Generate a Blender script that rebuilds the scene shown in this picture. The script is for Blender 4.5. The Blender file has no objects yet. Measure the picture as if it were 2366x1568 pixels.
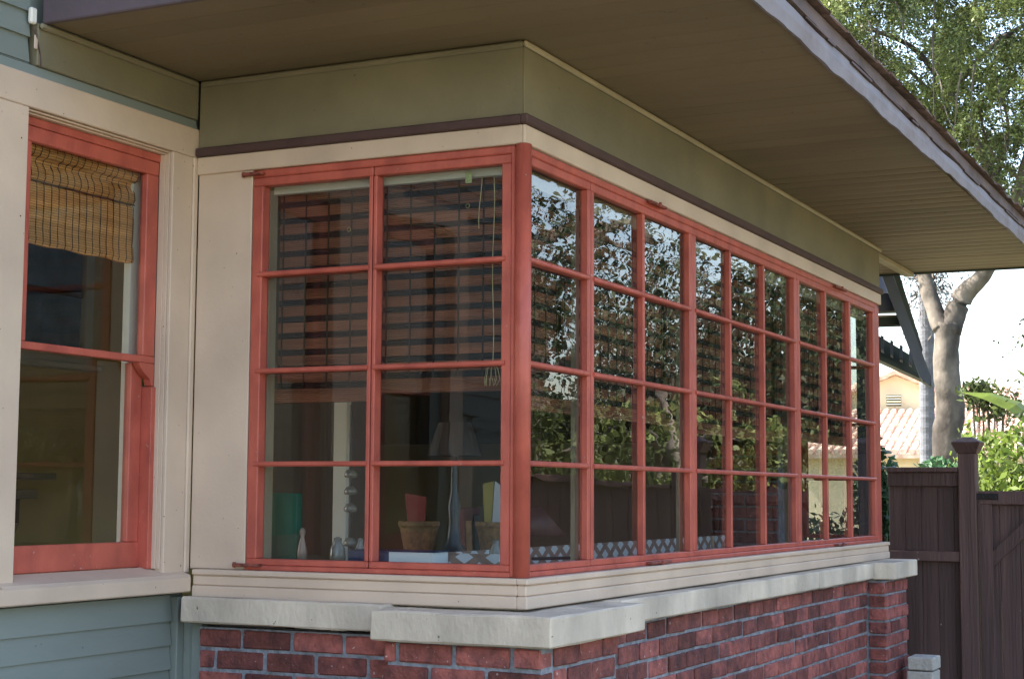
import bpy, bmesh, math, random
import numpy as np
from mathutils import Vector, Matrix, noise as MNZ
random.seed(7); rng = np.random.default_rng(7)
S = bpy.context.scene
COL = S.collection

# ------------------------------------------------------------------ camera
CAM = Vector((-4.7278, -2.2592, 0.2617))
FW = Vector((0.8954264, 0.4350397, 0.09461515))
RT = Vector((0.43653562, -0.89967101, 0.0053594))
UP = Vector((-0.08745405, -0.03650393, 0.9954995))
cd = bpy.data.cameras.new('camera'); cam = bpy.data.objects.new('camera', cd); COL.objects.link(cam)
cd.sensor_width = 36; cd.lens = 3763.24 / 2366 * 36
cd.clip_start = 0.05; cd.clip_end = 2000
cam.matrix_world = Matrix(((RT.x, UP.x, -FW.x, CAM.x), (RT.y, UP.y, -FW.y, CAM.y), (RT.z, UP.z, -FW.z, CAM.z), (0, 0, 0, 1)))
S.camera = cam

# ------------------------------------------------------------------ light
SUN_AZ, SUN_EL = math.radians(110), math.radians(50)
w = bpy.data.worlds.new('World'); S.world = w; w.use_nodes = True
nt = w.node_tree; nt.nodes.clear()
sky = nt.nodes.new('ShaderNodeTexSky'); sky.sky_type = 'NISHITA'; sky.sun_disc = False
sky.sun_elevation = SUN_EL; sky.sun_rotation = math.radians(90) - SUN_AZ
sky.air_density = 1.0; sky.dust_density = 2.5; sky.ozone_density = 1.0
bg = nt.nodes.new('ShaderNodeBackground'); bg.inputs[1].default_value = 0.15
wo = nt.nodes.new('ShaderNodeOutputWorld')
nt.links.new(sky.outputs[0], bg.inputs[0]); nt.links.new(bg.outputs[0], wo.inputs[0])
sl = bpy.data.lights.new('sun', 'SUN'); sl.energy = 4.0; sl.angle = math.radians(0.5); sl.color = (1, .95, .86)
sun = bpy.data.objects.new('sun', sl); COL.objects.link(sun)
sd = Vector((math.cos(SUN_AZ) * math.cos(SUN_EL), math.sin(SUN_AZ) * math.cos(SUN_EL), math.sin(SUN_EL)))
sun.rotation_euler = (-sd).to_track_quat('-Z', 'Y').to_euler()
S.view_settings.view_transform = 'Standard'; S.view_settings.look = 'None'
S.view_settings.exposure = 2.3; S.view_settings.gamma = 1
S.view_settings.use_curve_mapping = False
S.view_settings.use_white_balance = True; S.view_settings.white_balance_temperature = 6950   # the photo is balanced for open shade
S.render.engine = 'CYCLES'
S.cycles.transparent_max_bounces = 24
S.cycles.max_bounces = 10

GROUND = -1.35
YW = 1.306      # plane of the main wall's casings
ZS = 1.744      # underside of the bay's soffit

def at(px, py, dist):
    """World point at a measured direction from the viewpoint and a real distance."""
    return CAM + dist * (FW + RT * ((px - 1183) / 3763.24) - UP * ((py - 784) / 3763.24))

# ------------------------------------------------------------------ materials
def mat(name, col, rough=.7, var=.12, scale=6, bump=.1, bscale=40, spots=None, stretch=None,
        rand=0.0, spec=.4, island=0.0, trans=0.0, col2=None, sc2=3.0, amt2=.5, metallic=0):
    m = bpy.data.materials.new(name); m.use_nodes = True
    n = m.node_tree; n.nodes.clear(); L = n.links
    out = n.nodes.new('ShaderNodeOutputMaterial'); b = n.nodes.new('ShaderNodeBsdfPrincipled')
    b.inputs['Roughness'].default_value = rough; b.inputs['Specular IOR Level'].default_value = spec
    b.inputs['Metallic'].default_value = metallic
    geo = n.nodes.new('ShaderNodeNewGeometry'); mp = n.nodes.new('ShaderNodeMapping')
    L.new(geo.outputs['Position'], mp.inputs[0])
    if stretch: mp.inputs['Scale'].default_value = stretch
    no = n.nodes.new('ShaderNodeTexNoise'); no.inputs['Scale'].default_value = scale; no.inputs['Detail'].default_value = 6
    L.new(mp.outputs[0], no.inputs[0])
    mr = n.nodes.new('ShaderNodeMapRange'); mr.inputs[1].default_value = .3; mr.inputs[2].default_value = .7
    mr.inputs[3].default_value = 1 - var; mr.inputs[4].default_value = 1 + var
    L.new(no.outputs[0], mr.inputs[0])
    fac = mr.outputs[0]
    def mul(a, bb):
        q = n.nodes.new('ShaderNodeMath'); q.operation = 'MULTIPLY'; L.new(a, q.inputs[0])
        if hasattr(bb, 'node'): L.new(bb, q.inputs[1])
        else: q.inputs[1].default_value = bb
        return q.outputs[0]
    if rand:
        oi = n.nodes.new('ShaderNodeObjectInfo'); r2 = n.nodes.new('ShaderNodeMapRange')
        r2.inputs[3].default_value = 1 - rand; r2.inputs[4].default_value = 1 + rand
        L.new(oi.outputs['Random'], r2.inputs[0]); fac = mul(fac, r2.outputs[0])
    if island:
        r3 = n.nodes.new('ShaderNodeMapRange'); r3.inputs[3].default_value = 1 - island; r3.inputs[4].default_value = 1 + island
        L.new(geo.outputs['Random Per Island'], r3.inputs[0]); fac = mul(fac, r3.outputs[0])
    base = n.nodes.new('ShaderNodeRGB'); base.outputs[0].default_value = (*col, 1); c = base.outputs[0]
    if col2:
        n2 = n.nodes.new('ShaderNodeTexNoise'); n2.inputs['Scale'].default_value = sc2; n2.inputs['Detail'].default_value = 8
        L.new(mp.outputs[0], n2.inputs[0])
        rr = n.nodes.new('ShaderNodeMapRange'); rr.inputs[1].default_value = .45; rr.inputs[2].default_value = .65
        rr.inputs[4].default_value = amt2; L.new(n2.outputs[0], rr.inputs[0])
        mx = n.nodes.new('ShaderNodeMix'); mx.data_type = 'RGBA'; L.new(rr.outputs[0], mx.inputs[0])
        L.new(c, mx.inputs[6]); mx.inputs[7].default_value = (*col2, 1); c = mx.outputs[2]
    if spots:                                   # chips and knots with a shape of their own
        vo = n.nodes.new('ShaderNodeTexNoise'); vo.inputs['Scale'].default_value = spots[1]; vo.inputs['Detail'].default_value = 3
        L.new(geo.outputs['Position'], vo.inputs[0])
        rr = n.nodes.new('ShaderNodeMapRange'); rr.inputs[1].default_value = spots[2]; rr.inputs[2].default_value = spots[2] + .02
        L.new(vo.outputs[0], rr.inputs[0])
        mx = n.nodes.new('ShaderNodeMix'); mx.data_type = 'RGBA'; L.new(rr.outputs[0], mx.inputs[0])
        L.new(c, mx.inputs[6]); mx.inputs[7].default_value = (*spots[0], 1); c = mx.outputs[2]
    vm = n.nodes.new('ShaderNodeVectorMath'); vm.operation = 'SCALE'; L.new(c, vm.inputs[0]); L.new(fac, vm.inputs['Scale'])
    L.new(vm.outputs[0], b.inputs['Base Color'])
    if bump:
        nb = n.nodes.new('ShaderNodeTexNoise'); nb.inputs['Scale'].default_value = bscale; nb.inputs['Detail'].default_value = 5
        L.new(mp.outputs[0], nb.inputs[0])
        bp = n.nodes.new('ShaderNodeBump'); bp.inputs['Strength'].default_value = bump; bp.inputs['Distance'].default_value = .01
        L.new(nb.outputs[0], bp.inputs['Height']); L.new(bp.outputs[0], b.inputs['Normal'])
    res = b.outputs[0]
    if trans:
        tl = n.nodes.new('ShaderNodeBsdfTranslucent'); L.new(vm.outputs[0], tl.inputs[0])
        ms = n.nodes.new('ShaderNodeMixShader'); ms.inputs[0].default_value = trans
        L.new(res, ms.inputs[1]); L.new(tl.outputs[0], ms.inputs[2]); res = ms.outputs[0]
    L.new(res, out.inputs[0])
    return m

M = {}
M['beige'] = mat('beige_paint', (.60, .465, .36), .5, .08, 3, .12, 60, spots=((.22, .16, .12), 60, .735), col2=(.48, .37, .29), sc2=2.2, amt2=.6)
M['red'] = mat('red_paint', (.47, .105, .072), .42, .14, 9, .18, 90, spots=((.40, .27, .24), 60, .72), col2=(.33, .065, .05), sc2=11, amt2=.65, stretch=(1, 1, .6))
M['olive'] = mat('olive_paint', (.205, .178, .112), .6, .12, 3, .18, 50, col2=(.145, .13, .085), sc2=1.6, amt2=.7, spots=((.10, .085, .06), 38, .745))
M['trim'] = mat('pale_olive_trim', (.34, .29, .19), .5, .15, 5, .15, 60)
M['soffit'] = mat('brown_soffit_paint', (.195, .152, .092), .6, .17, 1.3, .2, 30, rand=.07, stretch=(1, .5, 1), spots=((.11, .085, .06), 26, .735), col2=(.15, .115, .07), sc2=1.1, amt2=.7)
M['dark'] = mat('dark_maroon_strip', (.075, .04, .038), .6, .15, 12, .1, 50)
M['purple'] = mat('purple_brown_paint', (.115, .088, .105), .6, .12, 3, .2, 30)
M['siding'] = mat('grey_green_paint', (.195, .225, .205), .6, .1, 4, .2, 40, stretch=(.3, 1, 1), spots=((.11, .13, .13), 45, .74), rand=.05)
M['stone'] = mat('cast_stone', (.62, .525, .42), .85, .18, 5, .45, 60, col2=(.34, .29, .24), sc2=3.5, amt2=.65, stretch=(1, 1, .55), spots=((.16, .14, .12), 34, .73))
M['brick'] = mat('red_brick', (.25, .075, .062), .78, .3, 22, .8, 70, rand=.5, spots=((.42, .33, .32), 60, .70), col2=(.12, .042, .042), sc2=13, amt2=.85)
M['brick2'] = mat('sooty_brick', (.16, .06, .045), .8, .2, 25, .5, 90, rand=.3)
M['mortar'] = mat('mortar', (.235, .25, .285), .95, .3, 30, .9, 70, col2=(.13, .125, .13), sc2=14, amt2=.55)
M['lavender'] = mat('weathered_purple_flashing', (.255, .235, .26), .7, .25, 7, .6, 20, stretch=(.5, 1, 1), col2=(.14, .115, .12), sc2=7, amt2=.8)
M['shingle'] = mat('brown_shingle', (.13, .085, .075), .95, .25, 25, .6, 60, rand=.3)
M['fascia'] = mat('weathered_fascia', (.125, .095, .095), .85, .3, 12, .6, 40, stretch=(.4, 1, 1))
M['white'] = mat('white_interior_paint', (.72, .70, .64), .5, .05, 5, .08, 30)
M['ochre'] = mat('ochre_wall_paint', (.70, .53, .22), .8, .12, 2, .08, 30)
M['cream_int'] = mat('cream_interior_wall', (.34, .29, .21), .8, .1, 3, .05, 30)
M['darkwood'] = mat('dark_interior_wood', (.035, .02, .014), .5, .3, 12, .1, 30, stretch=(1, 1, .15))
M['floorw'] = mat('interior_floorboards', (.07, .035, .02), .5, .3, 10, .1, 30)
M['fence'] = mat('dark_brown_fence_paint', (.095, .052, .047), .65, .26, 6, .6, 45, stretch=(1.5, 1.5, .08), rand=.18, spots=((.28, .24, .22), 30, .75), col2=(.055, .032, .03), sc2=9, amt2=.6)
M['metal'] = mat('black_iron', (.02, .02, .024), .4, .1, 9, .1, 60, metallic=.6)
M['rustred'] = mat('rusty_red_hinge_metal', (.27, .07, .05), .6, .4, 50, .4, 90, col2=(.12, .04, .03), sc2=60, amt2=.8)
M['block'] = mat('concrete_block', (.42, .40, .36), .9, .15, 20, .6, 70)
M['bark'] = mat('grey_brown_bark', (.135, .12, .105), .92, .4, 6, 1.0, 14, col2=(.035, .03, .027), sc2=1.7, amt2=.95, stretch=(1, 1, .7))  # large dark blotches put the crown's dappled shade into the bark colour
M['palmbark'] = mat('palm_trunk', (.125, .135, .16), .9, .25, 3, .8, 12, stretch=(1, 1, 3))
M['leaf'] = mat('fine_green_foliage', (.13, .165, .055), .5, .6, 1.0, 0, island=.55, trans=.4, spec=.3, col2=(.055, .085, .04), sc2=.8, amt2=.8)
M['leaf_d'] = mat('shade_dark_foliage', (.028, .042, .018), .5, .35, 1.2, 0, island=.5, trans=.2, spec=.2)  # backlit silhouettes and inner crown shade put into the leaf colour
M['leaf_y'] = mat('yellow_green_foliage', (.13, .19, .035), .45, .35, 2.2, 0, island=.55, trans=.45, spec=.4)
M['leaf_b'] = mat('broad_dark_leaf', (.035, .10, .04), .35, .2, 4, .05, 20, island=.25, trans=.25, spec=.5)
M['cream'] = mat('cream_stucco', (.68, .60, .42), .9, .05, 4, .2, 20)
M['tile'] = mat('terracotta_tile', (.62, .43, .35), .8, .2, 6, .2, 20, rand=.1, col2=(.80, .74, .68), sc2=5, amt2=.7)
M['greydark'] = mat('slate_blue_paint', (.085, .10, .13), .6, .12, 5, .1, 20)
M['greenblack'] = mat('dark_green_eave_paint', (.045, .058, .045), .7, .15, 5, .1, 20)
M['slate'] = mat('lit_slate_paint', (.20, .23, .30), .6, .12, 5, .1, 20)  # lighter copy of the slate blue; the porch soffit's light put into colour
M['blue'] = mat('blue_book_cover', (.03, .05, .13), .4, .1, 9, .02)
M['page'] = mat('white_page_edges', (.75, .80, .85), .7, .04, 90, .1, 200, stretch=(.02, .02, 3))
M['green'] = mat('green_folder_card', (.02, .13, .09), .5, .08, 6, .03)
M['teal'] = mat('dark_teal_enamel', (.02, .035, .05), .3, .2, 9, .02, spec=.5)
M['shadeglass'] = mat('brown_lamp_shade', (.10, .045, .04), .5, .15, 9, .05)
M['wicker'] = mat('tan_wicker', (.22, .12, .055), .7, .4, 40, .5, 90)
M['redcard'] = mat('red_card', (.22, .03, .03), .5, .1, 9, .02)
M['yellow'] = mat('yellow_card', (.30, .25, .07), .6, .08, 9, .02)
M['paper'] = mat('white_paper', (.45, .48, .55), .7, .04, 9, .02)
M['cord'] = mat('tan_cord', (.55, .46, .25), .8, .2, 60, .1)
M['pearl'] = mat('pale_ceramic', (.36, .27, .22), .3, .2, 20, .05, spec=.6)
M['crystal'] = mat('pale_glassware', (.20, .19, .17), .15, .3, 30, .1, spec=.9)
M['tag'] = mat('green_yellow_label', (.45, .50, .22), .6, .3, 120, .02)
M['steel'] = mat('tarnished_brass', (.45, .38, .2), .35, .2, 40, .1, metallic=.8)
M['velvet'] = mat('burgundy_cloth', (.13, .015, .03), .8, .2, 20, .1)
M['ground'] = mat('garden_ground', (.20, .17, .115), .95, .25, .6, .4, 8, col2=(.10, .13, .05), sc2=.35, amt2=.8)

M['bluepane'] = mat('blue_light_painted_pane', (.06, .13, .28), .15, .5, 4, .02, spec=.6)  # opaque panel; blue light in the far window put into its colour
def woven(name, c1, c2, reed_scale, rough=.7, vs=None):
    m = mat(name, c1, rough, .2, 14, 0, col2=c2, sc2=18, amt2=.6, stretch=(.12, .12, 3), rand=.12)
    n = m.node_tree; L = n.links
    b = [q for q in n.nodes if q.type == 'BSDF_PRINCIPLED'][0]
    geo = [q for q in n.nodes if q.type == 'NEW_GEOMETRY'][0]
    wv = n.nodes.new('ShaderNodeTexWave'); wv.wave_type = 'BANDS'; wv.bands_direction = 'Z'
    wv.inputs['Scale'].default_value = reed_scale; wv.inputs['Distortion'].default_value = 1.5; wv.inputs['Detail'].default_value = 2
    L.new(geo.outputs['Position'], wv.inputs[0])
    bp = n.nodes.new('ShaderNodeBump'); bp.inputs['Strength'].default_value = .5; bp.inputs['Distance'].default_value = .004
    L.new(wv.outputs['Fac'], bp.inputs['Height']); L.new(bp.outputs[0], b.inputs['Normal'])
    src = b.inputs['Base Color'].links[0].from_socket
    mr = n.nodes.new('ShaderNodeMapRange'); mr.inputs[3].default_value = .65; mr.inputs[4].default_value = 1.15
    L.new(wv.outputs['Fac'], mr.inputs[0])
    vm = n.nodes.new('ShaderNodeVectorMath'); vm.operation = 'SCALE'; L.new(src, vm.inputs[0]); L.new(mr.outputs[0], vm.inputs['Scale'])
    L.new(vm.outputs[0], b.inputs['Base Color'])
    return m
M['bamboo'] = woven('tan_bamboo_reeds', (.66, .32, .11), (.42, .19, .06), 38)
M['reed'] = woven('reddish_brown_reeds', (.27, .10, .055), (.13, .045, .028), 45)
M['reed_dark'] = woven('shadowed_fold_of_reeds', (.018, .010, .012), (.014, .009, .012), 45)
M['thread'] = mat('dark_brown_thread', (.035, .02, .014), .9, .2, 60, .1)

def lattice_mat():
    m = mat('lattice_weave_cloth', (.27, .17, .14), .8, .12, 40, .1)
    n = m.node_tree; L = n.links
    b = [q for q in n.nodes if q.type == 'BSDF_PRINCIPLED'][0]; geo = [q for q in n.nodes if q.type == 'NEW_GEOMETRY'][0]
    sp = n.nodes.new('ShaderNodeSeparateXYZ'); L.new(geo.outputs['Position'], sp.inputs[0])
    def op(o, a, bb=None):
        q = n.nodes.new('ShaderNodeMath'); q.operation = o
        for i, v in enumerate((a, bb)):
            if v is None: continue
            if hasattr(v, 'node'): L.new(v, q.inputs[i])
            else: q.inputs[i].default_value = v
        return q.outputs[0]
    h = op('ADD', sp.outputs[0], op('MULTIPLY', sp.outputs[1], 1.0))
    z = op('ADD', sp.outputs[2], 10.0)
    P_ = .115
    u_ = op('DIVIDE', h, P_); v_ = op('DIVIDE', z, .075)
    a1 = op('ABSOLUTE', op('SUBTRACT', op('FRACT', op('ADD', u_, v_)), .5))
    a2 = op('ABSOLUTE', op('SUBTRACT', op('FRACT', op('SUBTRACT', u_, v_)), .5))
    band = op('LESS_THAN', op('MAXIMUM', a1, a2), .30)
    mx = n.nodes.new('ShaderNodeMix'); mx.data_type = 'RGBA'; L.new(band, mx.inputs[0])
    src = b.inputs['Base Color'].links[0].from_socket
    L.new(src, mx.inputs[6]); mx.inputs[7].default_value = (.60, .64, .70, 1)
    L.new(mx.outputs[2], b.inputs['Base Color'])
    return m
M['lattice'] = lattice_mat()

def glass_mat(name='old_window_glass', wav=.035, sc=3.0):
    m = bpy.data.materials.new(name); m.use_nodes = True
    n = m.node_tree; n.nodes.clear(); L = n.links
    out = n.nodes.new('ShaderNodeOutputMaterial')
    geo = n.nodes.new('ShaderNodeNewGeometry'); mp = n.nodes.new('ShaderNodeMapping'); mp.inputs['Scale'].default_value = (.7, .7, 3.2)
    L.new(geo.outputs['Position'], mp.inputs[0])
    no = n.nodes.new('ShaderNodeTexNoise'); no.inputs['Scale'].default_value = sc; no.inputs['Detail'].default_value = 2.5
    L.new(mp.outputs[0], no.inputs[0])
    bp = n.nodes.new('ShaderNodeBump'); bp.inputs['Strength'].default_value = wav; bp.inputs['Distance'].default_value = .02
    L.new(no.outputs[0], bp.inputs['Height'])
    fr = n.nodes.new('ShaderNodeFresnel'); fr.inputs['IOR'].default_value = 1.46
    # two surfaces of a pane: 2R/(1+R)
    a = n.nodes.new('ShaderNodeMath'); a.operation = 'MULTIPLY'; a.inputs[1].default_value = 2; L.new(fr.outputs[0], a.inputs[0])
    b = n.nodes.new('ShaderNodeMath'); b.operation = 'ADD'; b.inputs[1].default_value = 1; L.new(fr.outputs[0], b.inputs[0])
    c = n.nodes.new('ShaderNodeMath'); c.operation = 'DIVIDE'; L.new(a.outputs[0], c.inputs[0]); L.new(b.outputs[0], c.inputs[1])
    bf = n.nodes.new('ShaderNodeMath'); bf.operation = 'SUBTRACT'; bf.inputs[0].default_value = 1; L.new(geo.outputs['Backfacing'], bf.inputs[1])
    f = n.nodes.new('ShaderNodeMath'); f.operation = 'MULTIPLY'; L.new(c.outputs[0], f.inputs[0]); L.new(bf.outputs[0], f.inputs[1])
    tr = n.nodes.new('ShaderNodeBsdfTransparent'); tr.inputs[0].default_value = (.86, .88, .87, 1)
    gl = n.nodes.new('ShaderNodeBsdfGlossy'); gl.inputs['Roughness'].default_value = 0.0; L.new(bp.outputs[0], gl.inputs['Normal'])
    ms = n.nodes.new('ShaderNodeMixShader'); L.new(f.outputs[0], ms.inputs[0]); L.new(tr.outputs[0], ms.inputs[1]); L.new(gl.outputs[0], ms.inputs[2])
    L.new(ms.outputs[0], out.inputs[0])
    return m
M['glass'] = glass_mat()

# ------------------------------------------------------------------ helpers
WL = {}
def empty(name, loc, label, cat, group=None):
    o = bpy.data.objects.new(name, None); COL.objects.link(o); o.location = loc; WL[o] = Vector(loc)
    o['label'] = label; o['category'] = cat
    if group: o['group'] = group
    return o
def link(name, me, m, parent=None, loc=(0, 0, 0), rot=None, label=None, cat=None, group=None, kind=None):
    o = bpy.data.objects.new(name, me); COL.objects.link(o)
    if m is not None and not me.materials: me.materials.append(m)
    loc = Vector(loc); WL[o] = loc
    if parent is not None:
        o.parent = parent; o.location = loc - WL[parent]
    else: o.location = loc
    if rot: o.rotation_euler = rot
    if label: o['label'] = label
    if cat: o['category'] = cat
    if group: o['group'] = group
    if kind: o['kind'] = kind
    return o
def obj(name, bm, m, parent=None, smooth=False, **k):
    """bm holds world coordinates; the origin goes to the base centre."""
    vs = [v.co for v in bm.verts]
    mn = Vector((min(v.x for v in vs), min(v.y for v in vs), min(v.z for v in vs)))
    mx = Vector((max(v.x for v in vs), max(v.y for v in vs), max(v.z for v in vs)))
    c = Vector(((mn.x + mx.x) / 2, (mn.y + mx.y) / 2, mn.z))
    bmesh.ops.translate(bm, verts=bm.verts, vec=-c)
    me = bpy.data.meshes.new(name); bm.to_mesh(me); bm.free()
    if smooth:
        for p in me.polygons: p.use_smooth = True
    return link(name, me, m, parent, c, **k)
def addbox(bm, x0, x1, y0, y1, z0, z1, bev=0, mtx=None):
    r = bmesh.ops.create_cube(bm, size=1)
    vs = r['verts']
    for v in vs:
        v.co = Vector(((x0 + x1) / 2 + v.co.x * abs(x1 - x0), (y0 + y1) / 2 + v.co.y * abs(y1 - y0), (z0 + z1) / 2 + v.co.z * abs(z1 - z0)))
    if bev:
        es = list({e for v in vs for e in v.link_edges})
        r = bmesh.ops.bevel(bm, geom=es, offset=bev, segments=1, affect='EDGES', profile=.5)
        vs = list({v for f in r['faces'] for v in f.verts} | set(v for v in vs if v.is_valid))
    if mtx: bmesh.ops.transform(bm, matrix=mtx, verts=vs)
    return vs
def box(name, x0, x1, y0, y1, z0, z1, m, parent=None, bev=.002, **k):
    bm = bmesh.new(); addbox(bm, x0, x1, y0, y1, z0, z1, bev); return obj(name, bm, m, parent, **k)
def hexa(name, bot, top, m, parent=None, bev=0, **k):
    """solid with 4 bottom and 4 top corners"""
    bm = bmesh.new(); vs = [bm.verts.new(q) for q in list(bot) + list(top)]
    for f in ((3, 2, 1, 0), (4, 5, 6, 7), (0, 1, 5, 4), (1, 2, 6, 5), (2, 3, 7, 6), (3, 0, 4, 7)): bm.faces.new([vs[i] for i in f])
    bmesh.ops.recalc_face_normals(bm, faces=bm.faces)
    if bev: bmesh.ops.bevel(bm, geom=list(bm.edges), offset=bev, segments=1, affect='EDGES')
    return obj(name, bm, m, parent, **k)
def prism(name, pts, ax, a0, a1, m, parent=None, bev=0, **k):
    """polygon pts in the plane normal to axis ax, extruded from a0 to a1"""
    bm = bmesh.new()
    def V(q, a):
        return (a, q[0], q[1]) if ax == 0 else (q[0], a, q[1]) if ax == 1 else (q[0], q[1], a)
    A = [bm.verts.new(V(q, a0)) for q in pts]; B = [bm.verts.new(V(q, a1)) for q in pts]
    bm.faces.new(A); bm.faces.new(B[::-1]); n = len(pts)
    for i in range(n): bm.faces.new((A[i], B[i], B[(i + 1) % n], A[(i + 1) % n]))
    bmesh.ops.recalc_face_normals(bm, faces=bm.faces)
    if bev: bmesh.ops.bevel(bm, geom=list(bm.edges), offset=bev, segments=1, affect='EDGES')
    return obj(name, bm, m, parent, **k)
def tube(bm, pts, rad, seg=8, cap=True):
    pts = [Vector(p) for p in pts]; rings = []
    if not hasattr(rad, '__len__'): rad = [rad] * len(pts)
    for i, p in enumerate(pts):
        d = (pts[min(i + 1, len(pts) - 1)] - pts[max(i - 1, 0)]).normalized()
        a = Vector((0, 0, 1)) if abs(d.z) < .9 else Vector((1, 0, 0))
        s = d.cross(a).normalized(); t = s.cross(d)
        rings.append([bm.verts.new(p + (s * math.cos(6.28318 * k / seg) + t * math.sin(6.28318 * k / seg)) * rad[i]) for k in range(seg)])
    for a, b in zip(rings, rings[1:]):
        for k in range(seg): bm.faces.new((a[k], a[(k + 1) % seg], b[(k + 1) % seg], b[k]))
    if cap: bm.faces.new(rings[0][::-1]); bm.faces.new(rings[-1])
def lathe(bm, c, prof, seg=20):
    rings = []
    for r, z in prof:
        rings.append([bm.verts.new((c[0] + r * math.cos(6.28318 * k / seg), c[1] + r * math.sin(6.28318 * k / seg), c[2] + z)) for k in range(seg)])
    for a, b in zip(rings, rings[1:]):
        for k in range(seg): bm.faces.new((a[k], a[(k + 1) % seg], b[(k + 1) % seg], b[k]))
    bm.faces.new(rings[0][::-1]); bm.faces.new(rings[-1])

# ------------------------------------------------------------------ ground
bm = bmesh.new()
bmesh.ops.create_grid(bm, x_segments=60, y_segments=60, size=400)
for v in bm.verts: v.co.z = GROUND + .0
obj('ground', bm, M['ground'], kind='structure')

# ================================================================== HOUSE
H = empty('bay_window_house', (0, YW, GROUND), 'painted wooden house with a red framed bay window on a brick base', 'house')

# --- brick ---
def brick_mesh(l, d, h, seed):
    r = random.Random(seed); bm = bmesh.new()
    addbox(bm, -l / 2, l / 2, -d / 2, d / 2, -h / 2, h / 2, .005)
    for v in bm.verts: v.co += Vector((r.uniform(-.0022, .0022), r.uniform(-.0022, .0022), r.uniform(-.0022, .0022)))
    me = bpy.data.meshes.new('brick'); bm.to_mesh(me); bm.free(); me.materials.append(M['brick']); return me
BM = {}
def bmesh_for(l):
    k = round(l, 2)
    if k not in BM: BM[k] = [brick_mesh(k, .09, .0605, s + int(k * 1000)) for s in range(5)]
    return random.choice(BM[k])
P_, CH = .205, .0725
TOPB = -.2
def brick_run(parent, a0, a1, face, rot, ztop, rows, axis, phase=0, inward=1, mm=None):
    """a run of running-bond brick on a plane; axis 0: along x at y=face; axis 1: along y at x=face"""
    for r in range(rows):
        z = ztop - CH * (r + .5)
        off = (P_ / 2 if (r + phase) % 2 else 0) + random.uniform(-.012, .012)
        x = a0 - off
        while x < a1 - .02:
            s, e = max(x, a0), min(x + P_ - .011, a1)
            if e - s > .035:
                l = round(e - s, 2) - .002 if e - s < .19 else .194
                l = round(l, 2)
                me = bmesh_for(l); c = (s + e) / 2
                jit = random.uniform(-.003, .0035)
                loc = (c, face + inward * (.045 + jit), z) if axis == 0 else (face + inward * (.045 + jit), c, z)
                rz = 0 if axis == 0 else math.pi / 2
                o = link('brick', me, None, parent, loc, rot=(random.uniform(-.008, .008), random.uniform(-.008, .008), rz + random.uniform(-.008, .008)))
            x += P_
ROWS = 12
zb = TOPB - ROWS * CH
# left return wall (faces the viewer), recessed
box('corner_filler_board', -.034, .03, 1.219, 1.2605, GROUND, -.19, M['siding'], H, .003)
wb = box('brick_wall', -.042, .03, .42, 1.2185, GROUND, TOPB, M['mortar'], H, 0)
brick_run(wb, .425, 1.215, -.05, 0, TOPB, ROWS - 6, 1, 0)
# near pier
wp = box('brick_pier', -.131, .47, -.131, .41, GROUND, TOPB - .0, M['mortar'], H, 0)
brick_run(wp, -.135, .42, -.14, 0, TOPB - .006, ROWS - 3, 1, 1)
brick_run(wp, -.045, .48, -.14, 0, TOPB - .006, ROWS - 3, 0, 0)
# long front wall, recessed
wf = box('brick_wall', .48, 4.34, -.042, .03, GROUND, TOPB, M['mortar'], H, 0)
brick_run(wf, .485, 4.335, -.05, 0, TOPB, ROWS, 0, 1)
# far pier
wq = box('brick_pier', 4.34, 4.87, -.15, .3, GROUND, TOPB, M['mortar'], H, 0)
brick_run(wq, 4.33, 4.875, -.16, 0, TOPB - .006, ROWS, 0, 0)
for r in range(ROWS):
    link('brick', bmesh_for(.09), None, wq, (4.33 + .045, -.105, TOPB - .006 - CH * (r + .5)), rot=(0, 0, math.pi / 2))

# --- cast stone coping pieces (chamfered top) ---
def coping(x0, x1, y0, y1, z0, z1, wash=.02, name='coping_stone', label=None):
    bm = bmesh.new()
    addbox(bm, x0, x1, y0, y1, z0, z1, .006)
    # subdivide a little for uneven worn edges
    bmesh.ops.subdivide_edges(bm, edges=[e for e in bm.edges if e.calc_length() > .3], cuts=6, use_grid_fill=True)
    for v in bm.verts:
        v.co += Vector((random.uniform(-.0015, .0015), random.uniform(-.0015, .0015), random.uniform(-.002, .002)))
    return obj(name, bm, M['stone'], H, **({'label': label} if label else {}))
CZ0, CZ1 = -.196, -.108
coping(-.105, .02, .452, 1.258, CZ0 + .012, CZ1 + .012)
coping(-.185, .60, -.19, .448, CZ0 - .008, CZ1 + .0, label='thick corner coping stone over the near brick pier')
xs = [.603, 2.05, 3.18, 4.30]
for a, b in zip(xs, xs[1:]): coping(a, b - .006, -.10, .02, CZ0 + .006, CZ1 + .002)
# far cap with splayed return
prism('coping_stone', [(4.296, -.10), (4.36, -.205), (4.93, -.205), (4.95, -.19), (4.95, .2), (4.296, .2)], 2, CZ0 + .002, CZ1 + .006, M['stone'], H, .005)

# --- beige apron under the sashes: three stacked mouldings ---
for z0, z1, pr in ((-.100, -.060, .038), (-.0595, -.024, .032), (-.0235, -.004, .040)):
    box('apron_board', -pr, -.0, -.0, 1.262, z0, z1, M['beige'], H, .004)
    box('apron_board', -pr, 4.965, -pr, -.0, z0, z1, M['beige'], H, .004)
box('end_apron_board', 4.95, 4.985, 0, 1.262, -.1, -.004, M['beige'], H, .004)
# core of the low wall (what carries sashes)
box('wall_core', .03, 4.94, .03, .08, -.19, -.006, M['white'], H, 0)
box('wall_core', .03, .08, .08, 1.3, -.19, -.006, M['white'], H, 0)
box('wall_core', 4.89, 4.94, .08, 1.3, -.19, -.006, M['white'], H, 0)

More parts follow.
